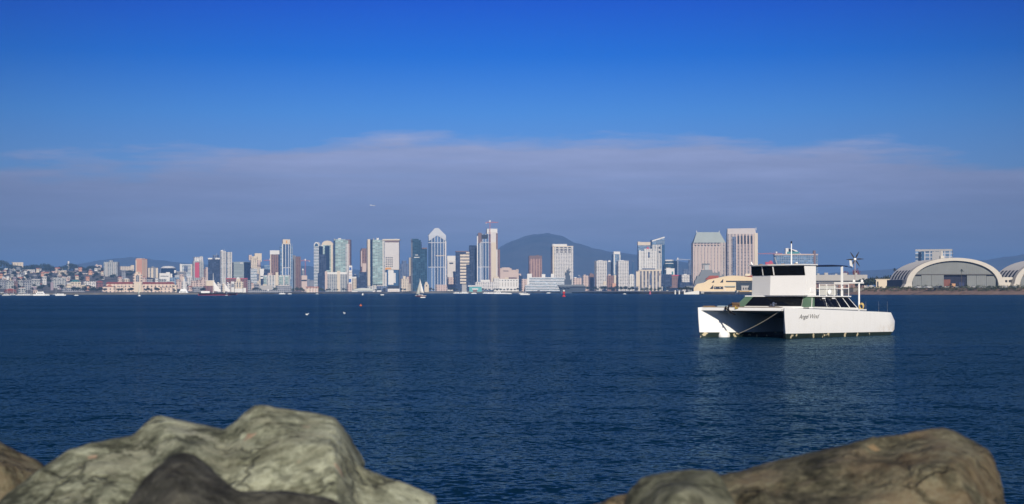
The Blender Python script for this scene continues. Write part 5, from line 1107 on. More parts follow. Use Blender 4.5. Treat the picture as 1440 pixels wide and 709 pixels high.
for px in (903, 909, 915, 921, 927): put(tB, px, 3300, used, sc=rng.uniform(.6, 1))
for px in (955, 959, 963, 967, 971, 974): put(tA, px, 2080, used, sc=rng.uniform(.5, .75))
# peninsula trees
pT = tree_proto('coastal_tree', 'dense dark coastal tree between the boat and the hangar', 12, 7, leafd, 420, 5, 'dark coastal trees left of the hangar')
for px, s in ((1209, .8), (1214, .9), (1219, .85), (1225, 1.0), (1232, 1.05), (1238, .95), (1244, 1.1), (1250, 1.15), (1256, 1.05), (1262, .9)): put(pT, px, 1760 + 14 * (px % 3), used, sc=s)
pb = put(pT, 1400, 1750, used, 'big dark round tree between the two hangar roofs', 'none', 1.55); del pb['group']
pP = palm_proto('palm rising above the trees left of the hangar roof', 19, 'two palms left of the hangar roof')
put(pP, 1258, 1740, used, 'left of the two palms above the trees beside the hangar roof'); put(pP, 1265.5, 1750, used, 'right of the two palms, closer to the hangar roof', sc=.97)
pS = put(pP, 1352.5, 1515, used, 'single palm standing before the open hangar doors', sc=.8); del pS['group']
pR = plain('red_leaf', (.22, .05, .04), .8, .3, .5)
rT = tree_proto('flame_tree', 'reddish bushy tree behind the boat wind turbine pole', 27, 5.5, pR, 360, 8, None)
put(rT, 1204, 1930, used, sc=.9); r2 = put(rT, 1189, 1960, used, 'dull reddish tree behind the end of the boat awning', sc=.82)
# shrub belt above the beach
random.seed(21); b = MB()
for px in range(1196, 1560, 2):
    for _ in range(2):
        q = px + random.uniform(-1, 1); t_ = random.uniform(15, 26); Y = shore(q) + t_; X = (q - 720) / F * Y
        hh = random.uniform(1.5, 3.1) * (1.25 if q > 1290 else .8)
        b.leaves((X, Y, 2.7 + max(0, t_ - 15) * .29 + hh * .35), 1.6, 1.6, hh * .6, 34, .42, 0, .1)
tag(b.build('shrubs', leafs, weld=False), kind='stuff')
# wooded ridge on the left
random.seed(31); b = MB()
def ridge_y(px):
    P = [(-60, 371), (0, 366), (8, 366), (14, 372), (34, 374), (45, 372), (60, 370.5), (70, 371), (76, 376), (90, 374), (98, 370), (108, 373), (118, 376), (130, 373), (145, 377), (165, 381), (200, 380), (225, 384), (250, 387)]
    for (a, A), (c, B_) in zip(P, P[1:]):
        if a <= px <= c: return A + (B_ - A) * (px - a) / (c - a)
    return 388
for k in range(1500):
    px = random.uniform(-60, 250); Y = 5330 + random.uniform(-330, 120)
    X = (px - 720) / F * Y; zt = (hor(px) - ridge_y(px)) / F * Y + H; zg = min(terrain(X, Y), zt - 8)
    t = random.random(); zc = zg + (zt - zg) * t ** .7 - 2.5
    b.leaves((X, Y, zc), 6, 5, 4, 26, 1.7, 0, .2)
tag(b.build('hillside_woods', leafd, weld=False), kind='stuff')
# ------------------------------------------------------------------ houses on the left slope
HC = dict(cream=creamp, white=whitep, pink=pinkp, grey=conc, peach=peachp, brown=brownp, mauve=plain('mauve_plaster', (.34, .27, .30), .85, .1, .06), sage=plain('sage_plaster', (.30, .36, .30), .85, .1, .06))
HF = dict(cream='cream', white='whiteg', pink='pink', grey='grey', peach='pink', brown='brick', mauve='greyd', sage='grey')
def house(px0, px1, yt, yb, Y, col, roof, label, side=.6, psi=8):
    """yb is its visible foot; the house stands on the slope."""
    mpp = Y / F; ps = math.radians(psi); pc = (px0 + px1) / 2; c = at(pc, 400, Y); zg = terrain(c.x, Y) - 1
    h = (hor(pc) - yt) * mpp + H - zg; wd = (px1 - px0) * mpp; d = min(16, max(7, wd * .8))
    rz = ps - math.atan2(c.x, Y)
    o = thing('house' if wd < 16 else 'apartment_block', label, 'house' if wd < 16 else 'building', (c.x, Y, zg), rz)
    rh = {'flat': 0, 'hip': .22, 'gable': .3}[roof.split()[-1]] * min(wd, d)
    rh = min(rh, h * .4)
    b = MB(); b.box(-wd / 2, wd / 2, 0, d, 0, h - rh); b.build('wall', [M(HF[col]) if wd > 9 else HC[col], roofm], o)
    rm = {'red': redroof, 'terracotta': pinkroof, 'grey': roofm, 'white': wroof, 'teal': tealroof, 'dark': plain('dark_shingle', (.06, .055, .06), .9, .2, .2)}[roof.split()[0]]
    b = MB()
    if rh == 0: b.box(-wd / 2 - .3, wd / 2 + .3, -.3, d + .3, h, h + .5, 0, 0)
    else:
        e = .6; q0 = [(-wd / 2 - e, -e), (wd / 2 + e, -e), (wd / 2 + e, d + e), (-wd / 2 - e, d + e)]
        i = (d / 2 if roof.endswith('hip') and wd > d else .05)
        b.prism(q0, h - rh, h + .2, 0, 0, [(-wd / 2 + i, d / 2 - .1), (wd / 2 - i, d / 2 - .1), (wd / 2 - i, d / 2 + .1), (-wd / 2 + i, d / 2 + .1)])
    b.build('roof', rm, o)
    if wd > 6:
        for k in range(min(3, int(wd / 5) + 1)):
            x = -wd / 2 + wd * (k + .5) / min(3, int(wd / 5) + 1); b = MB(); zz = h - rh - 4.2
            b.box(x - .9, x + .9, -.12, .3, max(.5, zz), max(1.5, zz + 2)); b.build('window', darkm, o)
# (x0, x1, top, foot, distance, wall, roof, label)
HL = [(-2, 8, 379.5, 388, 4650, 'peach', 'grey flat', 'peach flat-roofed building at the far left edge under the ridge'),
 (8, 13, 382.5, 389, 4560, 'mauve', 'grey flat', 'mauve block tucked right of the peach far-left building'),
 (13.5, 30, 380.3, 386, 4700, 'sage', 'teal flat', 'wide low building with a teal roof under the hilltop building'),
 (32.5, 49, 379.5, 388, 4620, 'white', 'white flat', 'white block with a broad flat white roof on the upper slope'),
 (40, 45, 382, 387.5, 4540, 'cream', 'grey flat', 'small cream block with a dark opening before the broad white roof'),
 (45, 58, 383, 388.5, 4580, 'peach', 'terracotta hip', 'long low house with a terracotta roof on the upper slope'),
 (57, 71, 384, 388, 4600, 'pink', 'red hip', 'reddish-roofed row on the upper slope left of the big cream block'),
 (70, 83, 381.7, 391, 4560, 'peach', 'terracotta flat', 'orange-pink block touching the big cream block'),
 (82, 92, 380.8, 395, 4380, 'cream', 'white flat', 'tall bright cream block with a dark slot at its right edge'),
 (92.5, 106, 382.5, 396, 4420, 'cream', 'grey flat', 'broad cream block right of the dark slot on the slope'),
 (106, 112, 383, 393, 4480, 'grey', 'white flat', 'pale grey cube at the right end of the cream blocks'),
 (116, 143, 384.6, 393, 4450, 'peach', 'white flat', 'wide orange terraced block with a cream upper storey'),
 (124, 135, 383.5, 386, 4500, 'cream', 'red gable', 'cream penthouse block on top of the orange terraces'),
 (0, 5, 388.5, 396, 4200, 'cream', 'grey flat', 'small cream house at the far left on the middle slope'),
 (3.5, 7.5, 389.5, 393, 4080, 'white', 'white gable', 'tiny white gabled house on the middle slope at far left'),
 (9.5, 13, 388.4, 393, 4120, 'white', 'white hip', 'tiny bright white house left of the dark tree gap'),
 (13, 19.5, 390, 395.5, 4080, 'cream', 'grey hip', 'cream hip-roofed house beside the tiny bright white house'),
 (34, 37.4, 389, 394, 4080, 'white', 'white flat', 'small bright white cube alone on the middle slope'),
 (41, 48, 388.5, 392.5, 4180, 'mauve', 'dark hip', 'mauve house with a dark roof on the middle slope'),
 (48, 57, 389, 393, 4160, 'mauve', 'dark gable', 'second mauve house, with a dark gabled roof, on the middle slope'),
 (59.5, 65.5, 389, 404, 3850, 'white', 'white flat', 'narrow bright white stacked tower block on the middle slope'),
 (45, 56.5, 393, 408, 3700, 'grey', 'white flat', 'grey apartment block with white roof behind the white yachts'),
 (0, 9, 394, 408, 3660, 'mauve', 'grey flat', 'mauve apartment block at the far left behind the marina'),
 (9, 20.5, 395.5, 408, 3640, 'sage', 'grey flat', 'sage green apartment block behind the red-roofed boathouse'),
 (20.5, 25, 396, 409, 3620, 'brown', 'dark flat', 'dark brown strip of building behind the marina'),
 (25.5, 33, 394.5, 408, 3640, 'grey', 'grey flat', 'grey apartment block with dark stripes above the marina'),
 (33.5, 44.8, 394, 410, 3600, 'mauve', 'grey flat', 'purple-brown apartment block with white vertical strips above the marina'),
 (74, 93, 391, 410, 3700, 'grey', 'white flat', 'grey-green apartment block in the middle of the left slope'),
 (71.5, 75, 397, 410, 3560, 'mauve', 'grey flat', 'slim mauve block left of the grey-green apartments'),
 (94.5, 99.5, 397.8, 406, 3650, 'cream', 'white gable', 'cream gabled house left of the teal-roofed hotel'),
 (99.5, 114, 393.8, 405, 3680, 'cream', 'teal hip', 'cream hotel with a bright teal roof on the lower slope'),
 (114, 120, 400, 407, 3640, 'cream', 'grey hip', 'cream low house at the right end of the teal-roofed hotel'),
 (118, 134.5, 396, 404, 3700, 'white', 'grey flat', 'white apartment row below the orange terraced block'),
 (120.5, 125.5, 403, 410, 3500, 'peach', 'grey flat', 'small peach tower house before the white apartment row'),
 (136, 145, 395, 409, 3620, 'brown', 'red hip', 'dark red-roofed building left of the civic pavilion'),
 (88, 119, 405, 413, 3400, 'mauve', 'dark flat', 'long dark mauve waterfront block with trees before it'),
 (7.5, 23, 406, 413, 3050, 'brown', 'red hip', 'boathouse with a bright red roof at the marina'),
 (26.5, 36, 405, 412, 3050, 'grey', 'grey flat', 'grey flat-roofed boathouse at the marina'),
 (47, 53, 407, 412, 3100, 'pink', 'grey hip', 'small pinkish hut behind the white yachts'),
 (-4, 5.5, 411.6, 416.5, 2820, 'white', 'white flat', 'low bright white shed at the water edge in the far left corner'),
 (200, 206, 389, 395, 4000, 'pink', 'red hip', 'small pink house behind the civic roof right of the clock tower'),
 (207, 215, 391, 397, 3980, 'grey', 'dark gable', 'grey gabled house behind the civic roof'),
 (218.5, 222.5, 391.5, 396.5, 3960, 'white', 'white gable', 'white house with a pointed roof above the civic roof'),
 (166, 172, 389, 397, 3990, 'pink', 'red hip', 'pink house above the civic roof left of the round-ended one'),
 (174, 182, 391, 397, 3970, 'cream', 'white hip', 'cream house with a pale roof above the left civic wing'),
 (171, 177, 380, 396, 4200, 'mauve', 'grey flat', 'mauve slab below the long flat hilltop building'),
 (224, 234, 392.5, 400, 3900, 'grey', 'white flat', 'grey low block between the civic roof and the round building'),
 (236, 246, 396, 402, 3860, 'mauve', 'white flat', 'mauve low block at the right end of the civic roof'),
 (248, 255, 393, 403, 3840, 'peach', 'grey flat', 'orange-pink cube left of the museum ship masts'),
 (256, 263, 396, 406, 3800, 'white', 'white flat', 'white cube directly behind the museum ship'),
 (263, 270.5, 388.5, 396, 4060, 'white', 'white gable', 'small white house right of the low tan block'),
 (269, 277, 395, 404, 3880, 'peach', 'grey flat', 'orange block below the red-striped tower'),
 (277, 283, 394.5, 404, 3860, 'peach', 'terracotta flat', 'brick-orange block beneath the red panel'),
 (283, 289, 390, 404, 3900, 'pink', 'grey flat', 'tall pinkish block below the slim pink tower'),
 (264, 271, 402, 410, 3600, 'pink', 'red hip', 'pink red-roofed quay house behind the museum ship stern'),
 (272, 286, 403.5, 412, 3550, 'mauve', 'grey flat', 'mauve quay building below the orange blocks'),
 (253, 258, 386, 393, 4100, 'pink', 'grey flat', 'small pinkish block below the white slab'),
 (352, 357, 398, 404, 3900, 'pink', 'terracotta hip', 'pink villa with a terracotta roof under the banded hotel'),
 (358, 364, 398.5, 405, 3890, 'mauve', 'grey hip', 'mauve villa under the banded hotel'),
 (342, 346, 405, 411.5, 3500, 'white', 'grey flat', 'small pale quay hut right of the cream domed building')]
for h in HL: house(*h)
# the many little houses between the named ones
pockets = [(0, 22, 'far left edge of the slope'), (22, 44, 'left marina boathouses'), (44, 66, 'narrow white stacked tower block'), (66, 92, 'grey-green apartment block'), (92, 118, 'teal-roofed hotel'), (118, 146, 'orange terraced block')]
cols6 = ['white', 'cream', 'pink', 'grey', 'peach', 'mauve']; roofs6 = ['red hip', 'grey flat', 'white flat', 'terracotta gable', 'dark gable', 'grey hip']
hr = random.Random(5)
for pk, (pa, pb_, pn) in enumerate(pockets):
    for row, (ya, yb_, rn) in enumerate(((3500, 3900, 'low down'), (3950, 4350, 'halfway up'), (4380, 4800, 'high up'))):
        for q in range(4):
            ci = (pk + row * 2 + q) % 6; ri = (pk * 2 + row + q * 5 + 1) % 6
            Yh = hr.uniform(ya, yb_); pw = hr.uniform(3.2, 6.5); px = hr.uniform(pa, pb_ - 3)
            X = (px - 720) / F * Yh; zt = terrain(X, Yh) + hr.uniform(6, 12); yt = hor(px) - (zt - H) * F / Yh
            house(px, px + pw, yt, yt + 4, Yh, cols6[ci], roofs6[ri], 'little %s house, %s %s roof, %s by the %s' % (cols6[ci], *roofs6[ri].split(), rn, pn))
# dark trees sprinkled over the slope
tS = tree_proto('slope_tree', 'dark tree among the houses on the left slope', 11, 6, leafd, 240, 9, 'dark trees among the houses on the left slope')
for px, Y in ((11, 4500), (20, 4350), (24, 4300), (28, 4250), (31, 4350), (26, 4000), (22, 4180), (40, 4400), (53, 4320), (58, 4380), (66, 4200), (68, 4060), (70, 3900), (67, 3950), (72, 4300), (69, 3750), (70, 3650), (84, 4020), (101, 4280), (103, 4250), (98, 4200), (113, 4350), (114, 4260), (115, 4000), (135, 4250), (144, 4400), (145, 4200), (143, 4050), (56, 4050), (38, 4080), (5, 4330), (0, 4300), (160, 4150), (157, 4120), (179, 4250), (184, 4300), (227, 4080), (243, 4350), (252, 4250), (266, 4250), (230, 3950), (214, 4080), (60, 3600), (87, 3560), (20, 3500), (45, 3480), (126, 3560), (132, 3540), (262, 3900), (288, 3800), (357, 3820), (361, 3800), (346, 3850)):
    put(tS, px, Y, used, sc=random.uniform(.75, 1.25))
for _ in range(70): put(tS, hr.uniform(-2, 150), hr.uniform(3450, 4900), used, sc=hr.uniform(.6, 1.2))
# ------------------------------------------------------------------ boats
bwhite = plain('yacht_white', (.78, .78, .76), .35, .06, .5)
sailm = plain('sailcloth', (.78, .76, .72), .8, .05, .3)
def hull_mb(Lh, bm_, fb):
    b = MB(); hl = Lh / 2
    def ring(z, w, l): return [(-hl, -w * .7, z), (0, -w, z), (hl * .6, -w * .75, z), (hl * l, -.02, z), (hl * l, .02, z), (hl * .6, w * .75, z), (0, w, z), (-hl, w * .7, z)]
    b.loft([ring(-.35, bm_ * .35, .85), ring(0, bm_ * .42, .93), ring(fb, bm_ * .5, 1.0)]); return b
def yacht(label, px, Y, Lh, rz, mast=0, decks=1, group=None, hm=None):
    c = at(px, 400, Y); o = thing('yacht' if decks else 'sailing_boat', label, 'boat', (c.x, Y, 0), rz, group)
    fb = Lh * .11; hull_mb(Lh, Lh * .28, fb).build('hull', hm or bwhite, o)
    zc = fb
    for k in range(max(1, decks)):
        s = 1 - .25 * k; b = MB(); x0, x1 = -Lh * .30 * s, Lh * .24 * s; wv_ = Lh * .095 * s; hh = Lh * (.10 if decks else .05)
        b.loft([[(x0, -wv_, zc), (x1 + .06 * Lh, -wv_, zc), (x1 + .06 * Lh, wv_, zc), (x0, wv_, zc)], [(x0, -wv_ * .9, zc + hh), (x1, -wv_ * .9, zc + hh), (x1, wv_ * .9, zc + hh), (x0, wv_ * .9, zc + hh)]]); cb = b.build('cabin', bwhite, o)
        for sy in (-1, 1):
            b = MB(); b.box(x0 * .8, x1 * .9, min(sy * wv_ * .93, sy * (wv_ * .96 + .05)), max(sy * wv_ * .93, sy * (wv_ * .96 + .05)), zc + hh * .4, zc + hh * .8); b.build('window', darkm, cb)
        zc += hh
    if mast:
        b = MB(); b.tube((Lh * .08, 0, fb), (Lh * .08, 0, mast), .14, .09, 6); b.tube((Lh * .08, 0, fb + 1.4), (-Lh * .3, 0, fb + 1.3), .12, n=6); b.build('mast', plain('mast_alloy', (.6, .6, .6), .4), o)
        b = MB(); b.tube((Lh * .06, 0, fb + 1.6), (-Lh * .28, 0, fb + 1.5), .24, n=6); b.build('furled_sail', plain('sail_cover', (.12, .17, .3), .8), o)
    return o
yacht('big white two-deck motor yacht at the left marina', 57, 1880, 15, .1, 0, 2)
yacht('smaller white motor yacht right of the big two-deck one', 66, 2000, 8, -.4, 0, 1)
yacht('white flat motor cruiser by itself right of the marina yachts', 85.5, 1850, 11, .05, 0, 1)
yacht('tiny white launch between the flat cruiser and the civic building', 107.5, 1860, 4.5, .1, 0, 1)
for px, Y, L_, m_, lab in ((9, 1900, 9, 11, 'white sailing boat with a bare mast in the far left corner'), (18, 1960, 9, 13, 'white sailing boat before the red-roofed boathouse'), (29, 1930, 10, 14, 'white sailing boat with the tallest bare mast before the grey boathouse'), (37.5, 1900, 11, 13, 'white sailing boat left of the big motor yacht'), (43, 2050, 8, 12, 'sailing boat half hidden behind the big motor yacht'), (78, 2300, 8, 12, 'small sailing boat left of the flat motor cruiser')):
    yacht(lab, px, Y, L_, .15, m_, 0, 'bare-masted sailing boats at the left marina', (plain('hull_slate', (.16, .2, .26), .5), plain('hull_dove', (.42, .43, .44), .5))[int(px) % 2])
def sail_boat(label, px, Y, Lh, mast, rz, main, jib, hullmat, jibmat=None, heel=.06):
    c = at(px, 400, Y); o = thing('sailboat', label, 'boat', (c.x, Y, 0), rz); o.rotation_euler = (heel, 0, rz)
    fb = Lh * .1; hull_mb(Lh, Lh * .3, fb).build('hull', hullmat, o)
    b = MB(); b.box(-Lh * .22, Lh * .15, -Lh * .08, Lh * .08, fb, fb + Lh * .05); b.build('cabin', bwhite, o)
    b = MB(); b.tube((Lh * .1, 0, fb), (Lh * .1, 0, mast), .12, .08, 6); b.tube((Lh * .1, 0, fb + 1.5), (-Lh * .36, main * .4, fb + 1.4), .1, n=6); b.build('mast', plain('mast_alloy', (.6, .6, .6), .4), o)
    def sail(P, Q, R, nm, mt, bel):
        b = MB(); n = 7; rows_ = []
        for i in range(n + 1):
            t = i / n; a = P.lerp(R, t); c_ = Q.lerp(R, t); rows_.append([a.lerp(c_, j / 5) + Vector((0, bel * math.sin(math.pi * j / 5) * (1 - t), 0)) for j in range(6)])
        for r0, r1 in zip(rows_, rows_[1:]):
            for j in range(5): b.face([r0[j], r0[j + 1], r1[j + 1], r1[j]])
        s = b.build(nm, mt, o, smooth=True); m_ = s.modifiers.new('Solidify', 'SOLIDIFY'); m_.thickness = .03
    sail(Vector((Lh * .09, 0, fb + 1.6)), Vector((-Lh * .36, main * .4, fb + 1.6)), Vector((Lh * .09, 0, mast - .3)), 'mainsail', sailm, main)
    sail(Vector((Lh * .48, 0, fb + .4)), Vector((Lh * .05, jib * .5, fb + .9)), Vector((Lh * .11, 0, mast * .85)), 'jib', jibmat or sailm, jib)
    return o
sb1 = sail_boat('sailboat with tall white sails and a dark red hull, crossing in mid bay', 591, 1170, 8.5, 12.0, 2.5, .5, .6, plain('dark_red_hull', (.12, .02, .025), .5), plain('grey_jib', (.5, .52, .48), .8))
b = MB(); b.box(-4.3, 3.6, -1.05, 1.05, .55, .78); b.build('rub_rail', bwhite, sb1)
sail_boat('sailboat with two slim pale sails before the pink civic building', 195.5, 1500, 7.5, 13.0, 1.9, .5, .6, bwhite, plain('mint_sail', (.45, .58, .52), .8))
yacht('white sailing boat with a very tall bare mast by the white harbour hotel', 738.5, 1750, 10, .25, 15.5, 0)
yacht('white boat seen end-on before the vaulted pavilion', 510.5, 1750, 6, 1.45, 0, 2)
c = at(597.5, 418.7, 950); b = hull_mb(2.6, 1.1, .5); b.tube((-.5, -.45, .4), (-.5, .45, .4), .1); o = b.build('dinghy', bwhite); o.location = (c.x, 930, 0); tag(o, 'tiny pale dinghy trailing beside the red-hulled sailboat', 'boat')
c = at(552, 415, 1900); o = hull_mb(3.5, 1.4, .8).build('skiff', bwhite); o.location = (c.x, 1750, 0); tag(o, 'tiny low skiff before the white podium', 'boat')
k = 0
for px, Y, L_, d_, lab in ((642.5, 3500, 14, 1, 'low white motor boat left of the lift tower'), (653, 3460, 17, 1, 'white excursion boat at the aqua restaurant'), (666.5, 2900, 9, 1, 'small white boat straight below the aqua restaurant'), (684, 3200, 13, 1, 'white cruiser right of the aqua restaurant deck'), (690, 2900, 12, 1, 'low white cruiser before the harbour hotel trees'), (697, 3000, 12, 1, 'cream cruiser under the left part of the harbour hotel'), (701, 2700, 13, 2, 'white two-deck cruiser under the arched centre of the hotel'), (709.5, 2700, 10, 1, 'small white cruiser right of the two-deck one'), (716, 2500, 8, 1, 'little white boat left of the tall bare mast'), (733, 2500, 7, 1, 'little white boat touching the tall bare-masted one'), (397, 2900, 11, 1, 'pinkish-white boat at the end of the pier shed'), (407.5, 2950, 7, 1, 'tiny boat right of the pier shed end'), (446, 2900, 5, 1, 'tiny white boat below the arcaded customs building'), (771.5, 3500, 9, 1, 'small white boat before the long white office block'), (878.5, 2150, 4, 1, 'tiny white launch off the tree-lined shore')):
    yacht(lab, px, Y, L_, .05, 0, d_, 'small motor boats along the downtown quays')
# museum ships
def ship(name, label, px0, px1, Y, hmat, fb, extra):
    mpp = Y / F; pc = (px0 + px1) / 2; c = at(pc, 400, Y); Lh = (px1 - px0) * mpp
    o = thing(name, label, 'ship', (c.x, Y, 0), .02); hull_mb(Lh, Lh * .14, fb).build('hull', hmat, o); extra(o, Lh, fb); return o
def steam(o, Lh, fb):
    b = MB(); b.loft([[(-Lh * .42, -5, fb), (Lh * .36, -5, fb), (Lh * .36, 5, fb), (-Lh * .42, 5, fb)], [(-Lh * .25, -4, fb + 7), (Lh * .2, -4, fb + 7), (Lh * .2, 4, fb + 7), (-Lh * .25, 4, fb + 7)]]); b.build('deckhouse', bwhite, o)
    b = MB(); b.box(Lh * .0, Lh * .06, -2, 2, fb + 7, fb + 24); b.build('funnel', bwhite, o)
    b = MB(); b.box(-Lh * .12, Lh * .02, -1.5, 1.5, fb + 23, fb + 27); b.build('crosstree', creamp, o)
    for k in range(5):
        b = MB(); b.box(-Lh * .3 + k * Lh * .11, -Lh * .26 + k * Lh * .11, -5.2, -4.6, fb + 1, fb + 3); b.build('window', darkm, o)
ship('museum_ship', 'white museum steamer with a tall pale stack and stepped white deckhouses', 250.5, 267.5, 2950, bwhite, 2, steam)
def redhull(o, Lh, fb):
    b = MB(); b.loft([[(-Lh * .48, -4.6, fb), (Lh * .46, -4.6, fb), (Lh * .46, 4.6, fb), (-Lh * .48, 4.6, fb)], [(-Lh * .48, -4.8, fb + 1), (Lh * .48, -4.8, fb + 1), (Lh * .48, 4.8, fb + 1), (-Lh * .48, 4.8, fb + 1)]]); b.build('bulwark', plain('black_topside', (.03, .02, .025), .6), o)
    for x, s in ((-Lh * .12, 1), (Lh * .16, .8)):
        b = MB(); b.tube((x, 0, fb), (x, 0, fb + 22 * s), .4, .2, 6); b.build('mast', bwhite, o)
        b = MB(); q = [(x + 1, -1, fb + 3), (x + 9 * s, -2.5, fb + 2.5), (x + .6, -.6, fb + 14 * s)]; b.face(q); se = b.build('sail', sailm, o); m_ = se.modifiers.new('Solidify', 'SOLIDIFY'); m_.thickness = .1
    b = MB(); b.box(-Lh * .42, -Lh * .2, -3, 3, fb + 1, fb + 3); b.build('deckhouse', bwhite, o)
ship('red_hulled_ship', 'long low ship with a pinkish red hull and white sails before the cream billboard block', 279, 334, 1900, plain('red_hull_paint', (.42, .06, .08), .6), 1.5, redhull)
c = at(319, 415, 1700); o = yacht('tiny white boat in front of the red-hulled ship', 319, 1650, 3.5, 1.2, 3, 0)
# channel buoys, gulls
c = at(793, 417, 1080); bu2 = thing('channel_buoy', 'red channel buoy with a pale round top in mid bay', 'buoy', (c.x, 1080, 0))
b = MB(); b.lathe([(.9, -.3), (1.05, .2), (.8, .6), (.45, 1.2), (.4, 1.8), (.75, 2.0), (.75, 2.9), (.4, 3.1)], (0, 0, 0), 14); b.build('body', plain('buoy_red', (.5, .04, .05), .5), bu2)
b = MB(); b.ball((0, 0, 3.6), .65, .65, .55); b.build('top_mark', whitep, bu2, smooth=True)
b = MB(); b.lathe([(.82, 0), (.82, .18), (.6, .2)], (0, 0, 1.4), 14); b.build('band', darkm, bu2)
c = at(909.5, 412, 2050); b = MB(); b.lathe([(1.1, -.3), (1.3, .3), (.9, 1.2), (.9, 3), (.3, 3.6)], (0, 0, 0), 12); o = b.build('buoy', plain('pink_buoy', (.45, .12, .16), .6)); o.location = (c.x, 2000, 0); tag(o, 'faded pink buoy close to the shore left of the terminal', 'buoy')
c = at(510, 430.5, 390); b = MB(); b.ball((0, 0, .1), .28, .28, .22, 14, 8); b.tube((0, 0, .28), (0, 0, .5), .05); o = b.build('small_buoy', plain('buoy_orange', (.55, .14, .05), .5), smooth=True); o.location = (c.x, 385, 0); tag(o, 'small orange buoy floating in the open bay', 'buoy')
def gull(label, px, Y, rz):
    c = at(px, 430, Y); b = MB()
    prof = [(-.24, .015, .2), (-.16, .06, .16), (-.05, .10, .12), (.06, .11, .11), (.14, .08, .14), (.18, .05, .22), (.22, .055, .27), (.27, .04, .27), (.31, .015, .25), (.36, .006, .24)]
    rings = [[(x, r * math.cos(t), zc + r * math.sin(t)) for t in [2 * math.pi * k / 10 for k in range(10)]] for x, r, zc in prof]
    for r0, r1 in zip(rings, rings[1:]):
        for k in range(10): b.face([r0[k], r0[(k + 1) % 10], r1[(k + 1) % 10], r1[k]])
    b.face(rings[0]); b.face(rings[-1][::-1])
    o = b.build('seagull', bwhite, smooth=True); o.location = (c.x, Y, 0); o.rotation_euler = (0, 0, rz); o.scale = (.9,) * 3; tag(o, label, 'bird', 'gulls resting on the bay'); return o
gull('white gull resting on the water, the left and nearer of two', 431.5, 232, .4); gull('white gull resting on the water, the right and farther of two', 484.5, 245, 2.4)
# airliner climbing out over the skyline
c = at(524, 289, 5200); pl = thing('airliner', 'small white airliner low in the sky over the skyline', 'aircraft', c, math.pi + .25)
b = MB(); prof = [(-19, .3, 1.2), (-14, 1.4, .5), (-6, 2, 0), (12, 2, 0), (16, 1.5, -.2), (18.5, .3, -.5)]
rings = [[(x, r * math.cos(t), zc + r * math.sin(t)) for t in [2 * math.pi * k / 12 for k in range(12)]] for x, r, zc in prof]
for r0, r1 in zip(rings, rings[1:]):
    for k in range(12): b.face([r0[k], r0[(k + 1) % 12], r1[(k + 1) % 12], r1[k]])
b.build('fuselage', bwhite, pl, smooth=True)
b = MB()
for s in (-1, 1): b.loft([[(3, s * 1.5, -1), (-3, s * 1.5, -1), (-7, s * 17, .6), (-5, s * 17, .6)], [(3, s * 1.5, -.5), (-3, s * 1.5, -.6), (-7, s * 17, .8), (-5, s * 17, .8)]])
b.build('wing', plain('wing_grey', (.3, .32, .35), .5), pl)
b = MB(); b.loft([[(-18.5, -.2, 1), (-13, -.2, 1), (-13, .2, 1), (-18.5, .2, 1)], [(-20, -.1, 8), (-17.5, -.1, 8), (-17.5, .1, 8), (-20, .1, 8)]]); b.build('tail_fin', plain('tail_blue', (.08, .1, .2), .5), pl)
for s in (-1, 1):
    b = MB(); b.tube((3.5, s * 5.5, -1.7), (-.5, s * 5.5, -1.6), 1.0, .8, 10); b.build('engine', plain('wing_grey', (.3, .32, .35), .5), pl)
pl.rotation_euler = (0, math.radians(-8), math.pi + .25); pl.scale = (.45,) * 3
# ------------------------------------------------------------------ parked cars before the hangars
def car_proto(label, group):
    o = thing('parked_car', label, 'car', (0, 0, 0), 0, group)
    side = [(-2.2, .35), (-2.2, .85), (-1.95, 1.0), (-1.45, 1.02), (1.0, .98), (2.05, .78), (2.2, .6), (2.2, .35)]
    b = MB(); lo = [(x, -.88, z_) for x, z_ in side]; hi = [(x, .88, z_) for x, z_ in side]
    n = len(side)
    for k in range(n): b.face([lo[k], hi[k], hi[(k + 1) % n], lo[(k + 1) % n]])
    b.face(lo); b.face(hi[::-1]); b.build('body', plain('car_white', (.7, .7, .7), .25, .03), o)
    b = MB(); b.loft([[(-1.9, -.82, .98), (1.1, -.82, .96), (1.1, .82, .96), (-1.9, .82, .98)], [(-1.4, -.66, 1.46), (.35, -.66, 1.46), (.35, .66, 1.46), (-1.4, .66, 1.46)]], 0, 1); b.build('cabin', [dglass, plain('car_white', (.7, .7, .7), .25, .03)], o)
    for x in (-1.4, 1.4):
        for s in (-1, 1):
            b = MB(); b.tube((x, s * .70, .33), (x, s * .9, .33), .33, n=14); wh = b.build('wheel', plain('tyre', (.02, .02, .02), .8), o)
            b = MB(); b.tube((x, s * .895, .33), (x, s * .91, .33), .18, n=10); b.build('rim', steel, wh)
    return o
CL = [(1292, 'white', 'white car parked at the left foot of the hangar arch'), (1300, 'silver', 'silver car, second in the row before the left hangar doors'), (1307, 'white', 'white car below the left half of the grey hangar doors'), (1316, 'grey', 'grey car left of the open hangar doorway'), (1323, 'black', 'black car at the left edge of the open doorway'), (1331, 'white', 'white car inside the dark open doorway span'), (1339, 'navy', 'navy car in front of the open doorway'), (1345, 'silver', 'silver car left of the single palm'), (1357, 'grey', 'grey car right of the single palm'), (1368, 'white', 'bright white car below the right half of the doors'), (1377, 'silver', 'silver car below the right half of the doors'), (1390, 'black', 'black car near the right foot of the whole arch'), (1396, 'silver', 'silver car next to the black one at the right arch foot'), (1405, 'grey', 'grey car between the two hangars'), (1414, 'white', 'white car before the second hangar arch foot'), (1421, 'black', 'black car before the second hangar'), (1428, 'silver', 'silver car at the right end of the row')]
PC = dict(white=(.72, .72, .72), silver=(.35, .37, .4), grey=(.15, .16, .17), black=(.015, .015, .018), navy=(.02, .03, .08))
cp = None
